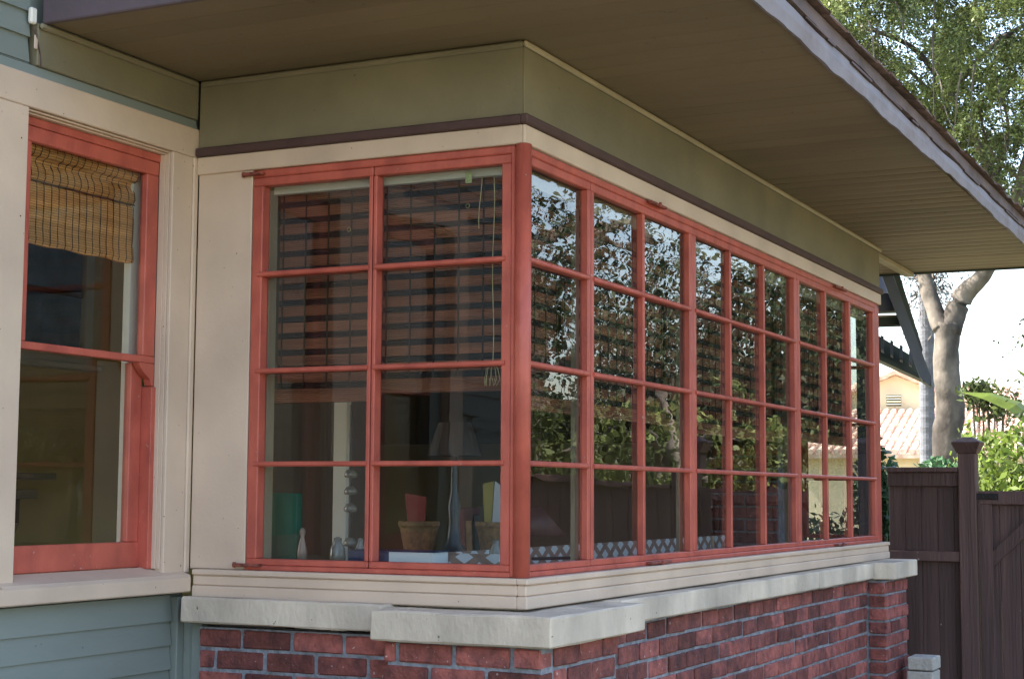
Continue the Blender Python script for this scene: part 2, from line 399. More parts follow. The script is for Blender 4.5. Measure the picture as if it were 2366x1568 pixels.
# --- beige wall board between main wall and sash ---
box('wall_board', 0.0, .03, 1.066, 1.30, -.004, 1.465, M['beige'], H, .003)
# header boards
box('header_board', -.012, .03, -.0, 1.30, 1.402, 1.465, M['beige'], H, .003)
box('header_board', -.012, 4.955, -.012, -.0, 1.402, 1.465, M['beige'], H, .003)
box('header_board', 4.92, 4.955, 0, 1.30, 1.402, 1.465, M['beige'], H, .003)
# dark strip
for (a, b, c, d) in ((-.026, .0, 0, 1.30), (-.026, 4.965, -.026, .0), (4.94, 4.965, 0, 1.3)):
    box('drip_strip', a, b, c, d, 1.466, 1.497, M['dark'], H, .004)
# olive frieze bands
box('frieze_board', -.004, .03, 0, 1.30, 1.498, 1.743, M['olive'], H, .003)
box('frieze_board', -.004, 4.954, -.004, -.0, 1.498, 1.743, M['olive'], H, .001)
box('frieze_board', 4.92, 4.954, 0, 1.30, 1.498, 1.743, M['olive'], H, .003)
# little moulding at the soffit
box('crown_moulding', -.020, -.0045, -.005, 1.29, 1.722, 1.743, M['olive'], H, .006)
box('crown_moulding', -.020, 4.97, -.020, -.0045, 1.722, 1.743, M['trim'], H, .006)  # paler than the other mouldings: highlight along this side put into the colour
# cores
box('header_core', .031, 4.919, .001, .05, 1.403, 1.745, M['white'], H, 0)
box('header_core', .031, .08, .051, 1.30, 1.403, 1.745, M['white'], H, 0)
box('header_core', 4.87, 4.919, .051, 1.30, 1.403, 1.745, M['white'], H, 0)

# --- sashes ---
ZT, ZB = 1.343, .036
MUNT = [1.027, .686, .362]
def sash(parent, kind, glass_spans, a0, a1, axis, face, inw, stile_l, stile_r, gd):
    """kind: part name; a0..a1 extent along the axis; face: plane; inw: +1 inward direction along the other axis"""
    def bx(n, s0, s1, d0, d1, z0, z1, m, par, bev=.003):
        p0, p1 = face + inw * d0, face + inw * d1
        lo, hi = min(p0, p1), max(p0, p1)
        return box(n, s0, s1, lo, hi, z0, z1, m, par, bev) if axis == 0 else box(n, lo, hi, s0, s1, z0, z1, m, par, bev)
    fr = bx(kind, a0, a1, .0, gd + .008, ZB - .022, ZB, M['red'], parent)          # bottom rail carries the rest
    bx('top_rail', a0, a1, .002, gd + .008, ZT, ZT + .030, M['red'], fr)
    bx('stile', a0, stile_l, .0, gd + .008, ZB, ZT, M['red'], fr)
    bx('stile', stile_r, a1, .0, gd + .008, ZB, ZT, M['red'], fr)
    spans = glass_spans
    for (s, e), (s2, e2) in zip(spans, spans[1:]):
        bx('muntin', e, s2, .001, gd + .006, ZB, ZT, M['red'], fr)
    lev = [ZB] + MUNT[::-1] + [ZT]
    for z in MUNT:
        # horizontal bars run a little over the stiles, rounded nose
        lo, hi = a0 + (stile_l - a0) * .55, stile_r + (a1 - stile_r) * .35
        bm = bmesh.new(); pr = [(-.0065, -.003), (-.0065, .004), (-.002, .009), (gd + .005, .010), (gd + .005, -.008), (-.002, -.008)]
        pts = []
        for s in (lo, hi):
            pts.append([bm.verts.new((s, face + inw * d, z + h) if axis == 0 else (face + inw * d, s, z + h)) for d, h in pr])
        bm.faces.new(pts[0]); bm.faces.new(pts[1][::-1])
        for i in range(6): bm.faces.new((pts[0][i], pts[1][i], pts[1][(i + 1) % 6], pts[0][(i + 1) % 6]))
        bmesh.ops.recalc_face_normals(bm, faces=bm.faces)
        obj('glazing_bar', bm, M['red'], fr)
    for (s, e) in spans:
        for z0, z1 in zip(lev, lev[1:]):
            za = z0 + (.011 if z0 in MUNT else 0); zz = z1 - (.009 if z1 in MUNT else 0)
            # panes sit a hair out of true so that reflections break from pane to pane
            o = bx('pane', s, e, gd, gd + .003, za, zz, M['glass'], fr, 0)
            t1, t2 = random.uniform(-.008, .008), random.uniform(-.007, .007)
            o.rotation_euler = (t1, 0, t2) if axis == 0 else (0, t1, t2)
    return fr
GD = .024
sash(H, 'fixed_sash', [(.055, .535)], .036, .562, 0, 0, 1, .055, .535, GD)
sash(H, 'casement_sash', [(.593, 1.075), (1.096, 1.60)], .570, 1.638, 0, 0, 1, .593, 1.60, GD)
sash(H, 'casement_sash', [(1.681, 2.13), (2.15, 2.63), (2.65, 3.14)], 1.643, 3.19, 0, 0, 1, 1.681, 3.14, GD)
sash(H, 'casement_sash', [(3.237, 3.73), (3.75, 4.235), (4.265, 4.79)], 3.198, 4.84, 0, 0, 1, 3.237, 4.79, GD)
GA = .040
sash(H, 'casement_sash', [(.585, 1.020)], .570, 1.062, 1, 0, 1, .585, 1.020, GA)
sash(H, 'fixed_sash', [(.078, .553)], .045, .5665, 1, 0, 1, .078, .553, GA)
sash(H, 'end_casement_sash', [(.05, .44)], .035, .47, 1, 4.94, -1, .05, .44, .03)
box('end_wall_panel', 4.86, 4.949, .472, 1.30, -.004, 1.401, M['olive'], H, .003)
# outer frame rails top and bottom
box('window_head', .0, .045, .04, 1.064, ZT + .031, 1.401, M['red'], H, .004)
box('window_head', .04, 4.86, .0, .045, ZT + .031, 1.401, M['red'], H, .004)
box('window_sill_rail', -.006, .045, .04, 1.064, -.0035, ZB - .0225, M['red'], H, .003)
box('window_sill_rail', .04, 4.86, -.006, .045, -.0035, ZB - .0225, M['red'], H, .003)
box('end_window_head', 4.90, 4.945, .0, .471, ZT + .031, 1.401, M['red'], H, .004)
# corner post with rounded nose and grooves
bm = bmesh.new()
tube(bm, [(.010, .004, -.003), (.010, .004, 1.4015)], .027, 20)
obj('corner_post', bm, M['red'], H, smooth=True)
box('corner_post_cheek', .001, .05, .030, .0445, -.003, 1.4012, M['red'], H, .003)
box('corner_post_cheek', .030, .0355, .001, .05, -.003, 1.4012, M['red'], H, .002)
box('end_post', 4.842, 4.94, .0, .034, -.003, 1.401, M['red'], H, .004)
# interior casing strips seen through the glass
box('interior_head_casing', .10, 4.8, .056, .075, 1.295, 1.35, M['cream_int'], H, .002)
box('interior_head_casing', .072, .10, .10, 1.28, 1.322, 1.40, M['white'], H, .002)
box('interior_jamb', .052, .10, 1.022, 1.10, 0.0, 1.35, M['cream_int'], H, .002)
box('interior_stool', .05, 4.88, .050, .16, .0, .022, M['white'], H, .003)
box('interior_stool', .05, .19, .161, 1.28, .0, .022, M['darkwood'], H, .003)
for x in (.566, 1.64, 3.194):
    box('interior_post', x - .012, x + .02, .056, .075, .023, 1.284, M['cream_int'], H, .002)
# hinge hardware
def hinge_plate(x0, x1, y0, y1, z, parent=H):
    h = box('hinge', x0, x1, y0, y1, z - .005, z + .005, M['rustred'], parent, .002)
    bm = bmesh.new(); tube(bm, [((x0 + x1) / 2, y0 - .003 if x1 - x0 > y1 - y0 else y1, z - .009), ((x0 + x1) / 2, y0 - .003 if x1 - x0 > y1 - y0 else y1, z + .009)], .006, 8)
    obj('hinge_pin', bm, M['rustred'], h)
hinge_plate(-.028, .0, 1.01, 1.095, 1.385); hinge_plate(-.028, .0, .99, 1.10, .014)
hinge_plate(1.10, 1.27, -.026, -.007, 1.392); hinge_plate(1.08, 1.30, -.030, -.007, .006)
hinge_plate(3.86, 4.10, -.026, -.007, 1.388); hinge_plate(3.82, 4.0, -.030, -.007, .006)

# --- main wall: siding, casings, double hung windows ---
def siding_run(x0, x1, z0, z1, pitch, name='siding_board'):
    z = z1
    while z > z0 + .002:
        lo = max(z - pitch, z0)
        j = random.uniform(-.001, .001)
        # bevel siding: lower edge proud of the one below
        prism(name, [(YW + .014 + j, lo + .001), (YW + .026, z + .008), (YW + .045, z + .008), (YW + .045, lo + .001)], 0, x0, x1, M['siding'], H)
        z -= pitch
box('wall_sheathing', -5, -1.80, YW + .046, YW + .12, GROUND, 4.4, M['siding'], H, 0)
box('wall_sheathing', -1.10, -.93, YW + .046, YW + .12, -.02, 1.44, M['siding'], H, 0)
box('wall_sheathing', -.12, .03, YW + .046, YW + .12, -.02, 1.44, M['siding'], H, 0)
box('wall_sheathing', -1.799, .03, YW + .046, YW + .12, GROUND, -.021, M['siding'], H, 0)
box('wall_sheathing', -1.799, 5.6, YW + .046, YW + .12, 1.50, 4.4, M['siding'], H, 0)
siding_run(-2.4, -.066, -1.0, -.102, .083)
siding_run(-5, -2.06, -.10, 1.56, .083)
siding_run(-5, -.862, 1.605, 4.3, .0815)
prism('siding_board', [(YW + .004, 1.572), (YW + .012, 1.604), (YW + .04, 1.604), (YW + .04, 1.572)], 0, -5, -.002, M['siding'], H)
# corner boards by the brick
box('corner_board', -.060, -.022, YW - .004, YW + .04, -1.1, -.10, M['siding'], H, .003)
box('corner_board', -.019, .0, YW - .045, YW + .03, -1.1, -.19, M['siding'], H, .003)
# frieze under the soffit on the main wall
box('frieze_board', -.842, -.002, YW + .0, YW + .04, 1.6055, 1.7425, M['olive'], H, .003)
box('wall_frieze_moulding', -.842, -.022, YW - .016, YW - .0005, 1.722, 1.7425, M['olive'], H, .006)
# peeled white end block and crack
bm = bmesh.new(); addbox(bm, -.880, -.852, YW - .006, YW + .012, 1.733, 1.785, .005)
obj('peeled_trim_end', bm, M['white'], H, label='chipped white trim end at the top of the main wall')
bm = bmesh.new(); tube(bm, [(-.866, YW + .000, 1.725), (-.853, YW - .004, 1.70), (-.848, YW - .002, 1.685), (-.838, YW - .003, 1.66), (-.829, YW - .001, 1.64), (-.826, YW - .002, 1.606)], [.003, .004, .002, .003, .002, .003], 5)
obj('paint_crack', bm, M['dark'], H)
bm = bmesh.new(); addbox(bm, -.86, -.845, YW - .004, YW + .001, 1.655, 1.70, .002); obj('peeled_paint_flake', bm, M['beige'], H)

def double_hung(x0, x1, first=True):
    """sash window in the main wall; x0..x1 the opening between inner casing edges"""
    W = box('double_hung_window', x0 - .13, x1 + (.115 if first else .1), YW - .045, YW + .03, -.083, -.030, M['beige'], H, .004,
            label='tall red sash window beside the bay, cream casing' if first else 'second red sash window further along the main wall')  # the sill front carries the rest
    # sloping sill top
    prism('sill_top', [(YW - .04, -.0295), (YW - .03, -.022), (YW + .07, .004), (YW + .07, -.0295)], 0, x0 - .10, x1 + .12, M['beige'], W)
    # inner casing moulding: two steps
    for k, (o, y) in enumerate(((.000, .026), (.006, .012))):
        w = .0055
        box('casing_moulding', x0 - o - w, x0 - o - .0005, YW + y, YW + .05, .0, 1.452 + o, M['beige'], W, .001)
        box('casing_moulding', x1 + o + .0005, x1 + o + w, YW + y, YW + .05, .0, 1.452 + o, M['beige'], W, .001)
        box('casing_moulding', x0 - o - w, x1 + o + w, YW + y, YW + .05, 1.4525 + o, 1.4525 + o + w - .0005, M['beige'], W, .001)
    s0, s1 = x0 - .005, x1
    # red frame (blind stop) behind
    ys = YW + .05
    box('frame_head', x0 - .01, x1 + .01, ys - .004, ys + .07, 1.425, 1.4515, M['red'], W, .002)
    box('frame_jamb', s1 - .021, s1 + .02, YW + .0415, ys + .064, .0, .629, M['red'], W, .002)
    box('frame_jamb', s0 - .02, s0 - .001, YW + .0415, ys + .08, .0, 1.425, M['red'], W, .002)
    # upper sash
    rs = .058
    s0, s1 = x0 - .005, x1
    box('upper_sash_rail', s0, s1, ys, ys + .03, 1.375, 1.4245, M['red'], W, .003)
    box('upper_sash_stile', s1 - .064, s1, ys, ys + .03, .735, 1.3745, M['red'], W, .003)
    box('upper_sash_stile', s0, x0 + rs, ys, ys + .03, .735, 1.3745, M['red'], W, .003)
    box('meeting_rail', s0, s1, ys - .002, ys + .03, .710, .7345, M['red'], W, .003)
    # ogee horn
    prism('sash_horn', [(s1 - .085, .7095), (s1, .7095), (s1, .630), (s1 - .012, .632), (s1 - .022, .655), (s1 - .050, .672), (s1 - .070, .69)], 1, ys, ys + .03, M['red'], W, .001)
    box('upper_pane', x0 + rs, s1 - .064, ys + .02, ys + .023, .735, 1.3745, M['glass'], W, 0)
    # lower sash, one step further in
    yl = ys + .034
    box('lower_sash_rail', s0, s1, yl, yl + .03, .004, .092, M['red'], W, .003)
    box('lower_sash_stile', s1 - .082, s1 - .022, yl, yl + .03, .0925, .709, M['red'], W, .003)
    box('lower_sash_stile', s0, x0 + rs, yl, yl + .03, .0925, .709, M['red'], W, .003)
    box('lower_pane', x0 + rs, s1 - .082, yl + .015, yl + .018, .0925, .709, M['glass'], W, 0)
    # white inner jamb caught by the sky
    box('inner_jamb', s1 - .062, s1 + .01, yl + .0315, yl + .062, .0, 1.42, M['white'], W, .002)
    box('inner_jamb', x0 - .0, x0 + .03, yl + .05, yl + .17, .0, 1.42, M['white'], W, .002)
    return W
double_hung(-.855, -.155)
double_hung(-1.90, -1.20, False)
# casing boards
box('casing_board', -.1415, -.028, YW, YW + .04, -.02, 1.4655, M['beige'], H, .003)
box('casing_board', -.0275, -.0005, YW - .006, YW + .04, -.02, 1.4655, M['beige'], H, .004)
box('casing_board', -1.187, -.869, YW, YW + .04, -.02, 1.4655, M['beige'], H, .003)
box('casing_board', -2.05, -1.914, YW, YW + .04, -.02, 1.4655, M['beige'], H, .003)
box('head_casing_board', -2.05, .016, YW - .002, YW + .04, 1.466, 1.571, M['beige'], H, .003)
# a few nail heads on the casing
for (x, z) in ((-.90, 1.36), (-.893, 1.115), (-.95, 1.545)):
    bm = bmesh.new(); tube(bm, [(x, YW - .0012, z), (x, YW + .001, z)], .0026, 6); obj('nail_head', bm, M['dark'], H)

# --- bay roof ---
xr = 6.1
nb = 0; x = -.80
while x < xr - .02:
    wd = .137; x1 = min(x + wd, xr)
    t = random.uniform(-.028, .028) if x > 2.6 else random.uniform(-.004, .004)
    bm = bmesh.new(); vs = []
    yb = 1.30 if x < .03 or x > 4.95 else .02
    K = 6; bow = -.006 if x > 2.6 else -.0005
    pr = [(x + (x1 - x - .0028) * k / K, ZS + .004 + t * (k / K - .5) * .12 + bow * (1 - (2 * k / K - 1) ** 2)) for k in range(K + 1)]
    pr += [(x1 - .0028, ZS + .022), (x, ZS + .022)]
    A = [bm.verts.new((a, -.815, b)) for a, b in pr]; B = [bm.verts.new((a, yb, b)) for a, b in pr]
    bm.faces.new(A); bm.faces.new(B[::-1]); n = len(pr)
    for i in range(n): bm.faces.new((A[i], B[i], B[(i + 1) % n], A[(i + 1) % n]))
    bmesh.ops.recalc_face_normals(bm, faces=bm.faces)
    obj('soffit_board', bm, M['soffit'], H)
    x += wd
# soffit boards continue past the bay's end over the yard
# end fascia facing the viewer, at the near end
box('end_fascia', -.826, -.803, -.845, YW, ZS + .0, 2.45, M['purple'], H, .004, label='dark purple end fascia of the bay roof')
# far end trim, dark
box('far_end_trim', xr + .001, xr + .03, -.83, 1.3, ZS - .012, 1.93, M['greenblack'], H, .004)
box('lookout_beam', 5.0, 6.09, .03, .09, ZS - .03, ZS - .001, M['trim'], H, .003)
# front fascia and drip flashing with ragged lower edge
bm = bmesh.new(); N = 150
rows = [(-.833, -.004), (-.840, .055), (-.834, .062)]
fr_ = []
for i in range(N + 1):
    X = -6.2 + .0 + i * (xr + .02 + 6.2) / N if False else -.83 + i * (xr + .03 + .83) / N
    rag = .011 * MNZ.noise(Vector((X * 1.9, .3, 0))) + .008 * MNZ.noise(Vector((X * 6.5, 4.3, 0))) + random.uniform(-.0012, .0012)
    bul = .008 * MNZ.noise(Vector((X * 2.3, 9, 0))) + random.uniform(-.001, .001)
    fr_.append([bm.verts.new((X, -.838 - bul, ZS - .012 + rag)), bm.verts.new((X, -.846 - bul * .5, ZS + .03)),
                bm.verts.new((X, -.842, ZS + .066 + .004 * math.sin(X * 9))), bm.verts.new((X, -.826, ZS + .066)), bm.verts.new((X, -.826, ZS - .010 + rag))])
for a, b in zip(fr_, fr_[1:]):
    for k in range(5): bm.faces.new((a[k], b[k], b[(k + 1) % 5], a[(k + 1) % 5]))
bm.faces.new(fr_[0]); bm.faces.new(fr_[-1][::-1])
bmesh.ops.recalc_face_normals(bm, faces=bm.faces)
obj('drip_flashing', bm, M['lavender'], H)
# upper fascia board pieces with gaps between them (black cracks)
bm = bmesh.new(); fr_ = []
for i in range(N + 1):
    X = -.83 + i * (xr + .03 + .83) / N
    r1 = .004 * math.sin(X * 7.3) + random.uniform(-.002, .002)
    fr_.append([bm.verts.new((X, -.852, ZS + .074 + r1)), bm.verts.new((X, -.856, ZS + .118)), bm.verts.new((X, -.82, ZS + .118)), bm.verts.new((X, -.82, ZS + .074 + r1))])
for a, b in zip(fr_, fr_[1:]):
    for k in range(4): bm.faces.new((a[k], b[k], b[(k + 1) % 4], a[(k + 1) % 4]))
bm.faces.new(fr_[0]); bm.faces.new(fr_[-1][::-1]); bmesh.ops.recalc_face_normals(bm, faces=bm.faces)
obj('upper_fascia_board', bm, M['fascia'], H)
for X, l_ in ((.35, .22), (.62, .10), (.95, .30), (1.42, .34), (1.95, .12), (2.35, .26), (3.1, .4), (3.8, .18), (4.3, .5), (5.1, .3)):
    box('fascia_split', X, X + l_, -.8525, -.846, ZS + .0655 + random.uniform(-.004, .003), ZS + .0725, M['dark'], H, .001)
box('fascia_backing', -.80, xr, -.819, -.80, ZS + .022, ZS + .115, M['dark'], H, 0)
# roof deck slab sloping up to the main wall
hexa('bay_roof_deck', [(-.80, -.80, ZS + .119), (xr, -.80, ZS + .119), (xr, YW, 2.40), (-.80, YW, 2.40)],
     [(-.80, -.80, ZS + .135), (xr, -.80, ZS + .135), (xr, YW, 2.42), (-.80, YW, 2.42)], M['shingle'], H)
# wood shingles along the eave: two staggered courses
sh = []
for s in range(5):
    bm = bmesh.new(); wdt = .19 + .02 * s
    addbox(bm, 0, wdt - .004, -.02, .30, 0, .013, .003)
    for v in bm.verts:
        if v.co.y < .05: v.co.y += random.uniform(-.012, .012); v.co.z += random.uniform(-.003, .004)
    me = bpy.data.meshes.new('shingle'); bm.to_mesh(me); bm.free(); me.materials.append(M['shingle']); sh.append((me, wdt))
sl_ = math.atan2(2.40 - ZS - .119, YW + .80)
for course in range(3):
    x = -.83 - .07 * (course % 2)
    while x < xr:
        me, wdt = random.choice(sh)
        link('shingle', me, None, H, (x, -.862 + course * .10 + random.uniform(-.004, .004), ZS + .121 + course * .042 + .002), rot=(sl_ * .8, random.uniform(-.01, .01), 0))
        x += wdt
# main roof above
hexa('main_roof', [(-5.4, .55, 4.3), (5.9, .55, 4.3), (5.9, 5.2, 6.2), (-5.4, 5.2, 6.2)], [(-5.4, .55, 4.4), (5.9, .55, 4.4), (5.9, 5.2, 6.3), (-5.4, 5.2, 6.3)], M['shingle'], H)
box('house_end_wall', 5.55, 5.65, YW + .12, 7, GROUND, 4.3, M['siding'], H, 0)

# --- interior shell ---
box('interior_floor', -4.9, 5.5, .06, 6.2, -1.0, -.92, M['floorw'], H, 0)
box('interior_ceiling', -4.9, 5.5, 1.43, 6.2, 1.80, 1.88, M['cream_int'], H, 0)
box('interior_ceiling', .05, 4.9, .08, 1.42, 1.50, 1.56, M['cream_int'], H, 0)
box('interior_back_wall', -4.9, .3, 6.2, 6.3, -.92, -.1, M['ochre'], H, 0)  # kept low: unseen opening above added so skylight brightens the room
box('interior_back_wall', .3, 5.5, 6.2, 6.3, -.92, 1.8, M['ochre'], H, 0)
box('bay_room_partition', .25, .34, 4.0, 6.19, -.919, 1.799, M['darkwood'], H, 0)
box('interior_left_wall', -5, -4.9, 1.43, 6.3, -.92, 1.8, M['ochre'], H, 0)
box('interior_end_wall', 5.4, 5.5, 1.43, 6.2, -.92, 1.8, M['cream_int'], H, 0)
# partition seen through the sash window: olive wall with a window in it


# ================================================================== blinds and things inside
# tan bamboo roman blind in the sash window
B0 = empty('bamboo_blind', (-.45, YW + .125, 1.0), 'tan bamboo roman blind pulled half way up in the sash window at left', 'blind')
bm = bmesh.new()
prof = [(.0, 1.41), (-.022, 1.395), (-.030, 1.37), (-.022, 1.352), (-.004, 1.343), (.0, 1.33), (-.012, 1.31), (-.016, 1.285), (-.010, 1.272), (-.004, 1.268), (-.010, 1.258), (-.012, 1.2), (-.010, 1.12), (-.014, 1.075), (-.010, 1.062), (.004, 1.062), (.008, 1.08), (.008, 1.40)]
x0, x1 = -.79, -.205
def blind_y(z):
    return 0
ringL = [bm.verts.new((x0, YW + .125 + a, b)) for a, b in prof]
cols = [ringL]; NX = 24
for i in range(1, NX + 1):
    X = x0 + (x1 - x0) * i / NX
    cols.append([bm.verts.new((X, YW + .125 + a + .002 * math.sin(i * 1.7 + b * 9), b + .003 * math.sin(i * .8))) for a, b in prof])
for a, b in zip(cols, cols[1:]):
    for k in range(len(prof)): bm.faces.new((a[k], b[k], b[(k + 1) % len(prof)], a[(k + 1) % len(prof)]))
bm.faces.new(cols[0]); bm.faces.new(cols[-1][::-1]); bmesh.ops.recalc_face_normals(bm, faces=bm.faces)
obj('reed_panel', bm, M['bamboo'], B0)
bm = bmesh.new(); tube(bm, [(0, 0 + a - .002, b - 1.07) for a, b in prof[:15]], .0016, 4)
thr = bpy.data.meshes.new('thread'); bm.to_mesh(thr); bm.free(); thr.materials.append(M['thread'])
for i in range(17):
    link('thread', thr, None, B0, (x0 + .02 + (x1 - x0 - .03) * i / 16 + random.uniform(-.003, .003), YW + .125, 1.07), rot=(0, random.uniform(-.02, .02), 0))
B0v = box('valance_edge', x0, x1, YW + .113, YW + .118, 1.2655, 1.2705, M['thread'], B0, .001)

# brown roman shades of the bay
def shade(axis, a0, a1, plane, z0, z1, label):
    c = ((a0 + a1) / 2, plane, z0) if axis == 0 else (plane, (a0 + a1) / 2, z0)
    E_ = empty('roman_shade', c, label, 'roman shade', 'woven shades of the bay')
    n = int(round((z1 - z0) / .0585)); h = (z1 - z0) / n
    def bx(nm, s0, s1, d0, d1, q0, q1, m, **k):
        return box(nm, s0, s1, plane + d0, plane + d1, q0, q1, m, E_, .001, **k) if axis == 0 else box(nm, plane + d0, plane + d1, s0, s1, q0, q1, m, E_, .001, **k)
    for i in range(n):
        zz = z1 - i * h
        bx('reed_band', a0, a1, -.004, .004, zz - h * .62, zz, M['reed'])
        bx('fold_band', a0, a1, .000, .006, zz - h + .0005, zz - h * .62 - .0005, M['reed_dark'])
    # bottom hem, doubled reeds
    bx('hem', a0 - .008, a1 + .008, -.014, .010, z0 - .05, z0 - .001, M['reed'])
    k = max(2, int((a1 - a0) / .085))
    for i in range(k + 1):
        s = a0 + .01 + (a1 - a0 - .03) * i / k
        bx('tape', s, s + .007, -.0065, -.0045, z0 - .0, z1, M['thread'])
    return E_
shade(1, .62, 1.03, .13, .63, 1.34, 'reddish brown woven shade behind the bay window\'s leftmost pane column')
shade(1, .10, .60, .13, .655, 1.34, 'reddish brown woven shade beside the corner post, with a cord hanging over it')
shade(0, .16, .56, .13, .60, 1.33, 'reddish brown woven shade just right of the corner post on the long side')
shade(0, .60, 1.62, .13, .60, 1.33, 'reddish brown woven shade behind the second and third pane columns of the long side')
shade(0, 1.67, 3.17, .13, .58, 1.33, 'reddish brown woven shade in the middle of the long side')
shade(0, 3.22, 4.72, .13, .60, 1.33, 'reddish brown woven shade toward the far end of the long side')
# pull cord with tassel
K0 = empty('pull_cord', (.10, .16, .62), 'tan pull cord with a tangled tassel hanging inside the corner pane', 'cord')
bm = bmesh.new()
tube(bm, [(.095, .155 + .003 * math.sin(z * 14), z) for z in np.linspace(.70, 1.33, 14)], .0016, 5); obj('cord', bm, M['cord'], K0)
bm = bmesh.new()
tube(bm, [(.095, .205 - .006 * math.sin(z * 20), z) for z in np.linspace(1.15, 1.33, 7)], .0016, 5); obj('cord', bm, M['cord'], K0)
for i in range(9):
    a = i * .7; bm = bmesh.new()
    tube(bm, [(.095, .155, .70), (.093, .155 + .022 * math.cos(a), .675), (.093, .155 + .030 * math.cos(a), .64), (.095, .155 + .022 * math.cos(a) + .006, .62), (.097, .155 + .016 * math.cos(a) + .01, .645)], .0014, 4)
    obj('tassel_strand', bm, M['cord'], K0)
box('shade_label', .048, .0485, .215, .238, 1.298, 1.335, M['tag'], None, 0, label='small green and yellow label stuck at the top of the pane by the corner post', cat='label')
# two ring pulls hooked on the shades
for (y, z, t) in ((.265, 1.235, 'brass ring near the top of the corner shade'), (.735, 1.185, 'brass ring on the left shade of the camera facing side')):
    bm = bmesh.new(); tube(bm, [(.118, y + .007 * math.cos(a), z + .007 * math.sin(a)) for a in np.linspace(0, 6.28, 13)], .0018, 5)
    obj('ring', bm, M['steel'], None, label=t, cat='ring')

# table along the bay with a lattice cloth border
T = empty('table', (1.7, .75, -.92), 'dark wooden table inside the bay, carrying book, lamp and baskets', 'table')
box('table_top', .22, 3.3, .42, 1.15, -.032, -.005, M['darkwood'], T, .003)
for x in (.3, 3.2):
    for y in (.48, 1.1): box('leg', x - .03, x + .03, y - .03, y + .03, -.92, -.0325, M['darkwood'], T, .003)
box('lattice_runner', .22, 3.25, .405, .418, -.06, .062, M['lattice'], None, .001, label='brown and white lattice patterned runner standing along the table edge behind the sill', cat='runner')
box('lattice_runner', .205, .218, .18, .404, -.06, .062, M['lattice'], None, .001, label='short lattice patterned runner end behind the corner pane', cat='runner')
# book lying on the stool
Bk = empty('book', (.10, .46, .023), 'thick book with white page edges lying on the inner sill behind the corner pane', 'book')
box('cover', .085, .20, .365, .70, .0225, .029, M['blue'], Bk, .001)
box('pages', .088, .197, .37, .54, .0295, .0665, M['page'], Bk, .001)
box('cover', .085, .20, .365, .70, .067, .071, M['blue'], Bk, .001)
box('spine_block', .088, .197, .541, .70, .0295, .0665, M['blue'], Bk, .001)
# green folder
box('folder', .20, .235, .985, 1.10, -.05, .262, M['green'], None, .002, label='green folder standing upright at the left end of the bay', cat='folder')
# small pale figurine beside it
bm = bmesh.new(); lathe(bm, (.20, .96, .0225), [(.016, 0), (.018, .03), (.010, .07), (.006, .085), (.011, .10), (.009, .112), (.002, .118)], 12)
obj('figurine', bm, M['pearl'], None, smooth=True, label='small pale figurine beside the green folder', cat='figurine')
# white interior door post and panelled casing
box('door_casing', .80, .83, 1.15, 1.215, -.919, 1.499, M['white'], None, .004, label='white door casing standing inside the room behind the left panes', cat='door casing')
box('tall_cabinet', 1.35, 1.55, 1.5, 2.15, -.919, 1.45, M['darkwood'], None, .006, label='tall dark cabinet behind the left panes', cat='cabinet')
# stacked glassware on a stand
G0 = empty('glassware_stand', (.62, 1.02, -.92), 'narrow stand of pale glassware just right of the white door casing', 'stand')
bm = bmesh.new(); tube(bm, [(.62, 1.02, -.92), (.62, 1.02, .60)], .008, 8); obj('pole', bm, M['metal'], G0)
for z in (.06, .19, .255, .32):
    bm = bmesh.new(); lathe(bm, (.62, 1.02, z), [(.006, 0), (.024, .004), (.026, .016), (.018, .03), (.008, .036)], 14); obj('glass_cup', bm, M['crystal'], G0, smooth=True)
# table lamp, teal
Lp = empty('table_lamp', (.52, .52, .0), 'dark teal table lamp with a flared base on the table behind the corner pane', 'lamp')
bm = bmesh.new(); lathe(bm, (.52, .52, -.004), [(.16, 0), (.16, .012), (.12, .03), (.05, .055), (.028, .09), (.018, .16), (.024, .22), (.014, .27), (.012, .36), (.012, .42)], 24)
obj('stem', bm, M['teal'], Lp, smooth=True)
bm = bmesh.new(); lathe(bm, (.52, .52, .40), [(.10, 0), (.06, .12), (.055, .12), (.095, 0)], 28); obj('lamp_shade', bm, M['darkwood'], Lp)
# basket with rolled cards
for (x, y, lab, wv) in ((.62, .72, 'tan wicker basket holding a red card, left of the lamp stem', 'a'), (.70, .44, 'tan wicker basket holding yellow and white cards, right of the lamp stem', 'b')):
    bk = empty('basket', (x, y, 0), lab, 'basket')
    bm = bmesh.new(); lathe(bm, (x, y, -.004), [(.045, 0), (.072, .14), (.078, .15), (.078, .165), (.068, .16), (.04, .01)], 16); obj('basket_body', bm, M['wicker'], bk)
    if wv == 'a':
        hexa('red_card', [(x - .02, y - .03, .08), (x - .016, y - .03, .08), (x - .016, y + .03, .08), (x - .02, y + .03, .08)], [(x - .03, y - .045, .25), (x - .026, y - .045, .25), (x - .026, y + .045, .265), (x - .03, y + .045, .265)], M['redcard'], None, label='red card fanned out of the left basket', cat='card')
    else:
        hexa('card', [(x - .02, y - .03, .10), (x - .016, y - .03, .10), (x - .016, y + .01, .10), (x - .02, y + .01, .10)], [(x - .03, y - .07, .27), (x - .026, y - .07, .27), (x - .026, y - .01, .31), (x - .03, y - .01, .31)], M['paper'], None, label='white card fanned out of the right basket', cat='card')
        hexa('card', [(x - .02, y + .012, .10), (x - .016, y + .012, .10), (x - .016, y + .035, .10), (x - .02, y + .035, .10)], [(x - .03, y - .005, .31), (x - .026, y - .005, .31), (x - .026, y + .04, .30), (x - .03, y + .04, .30)], M['yellow'], None, label='yellow card fanned out of the right basket', cat='card')
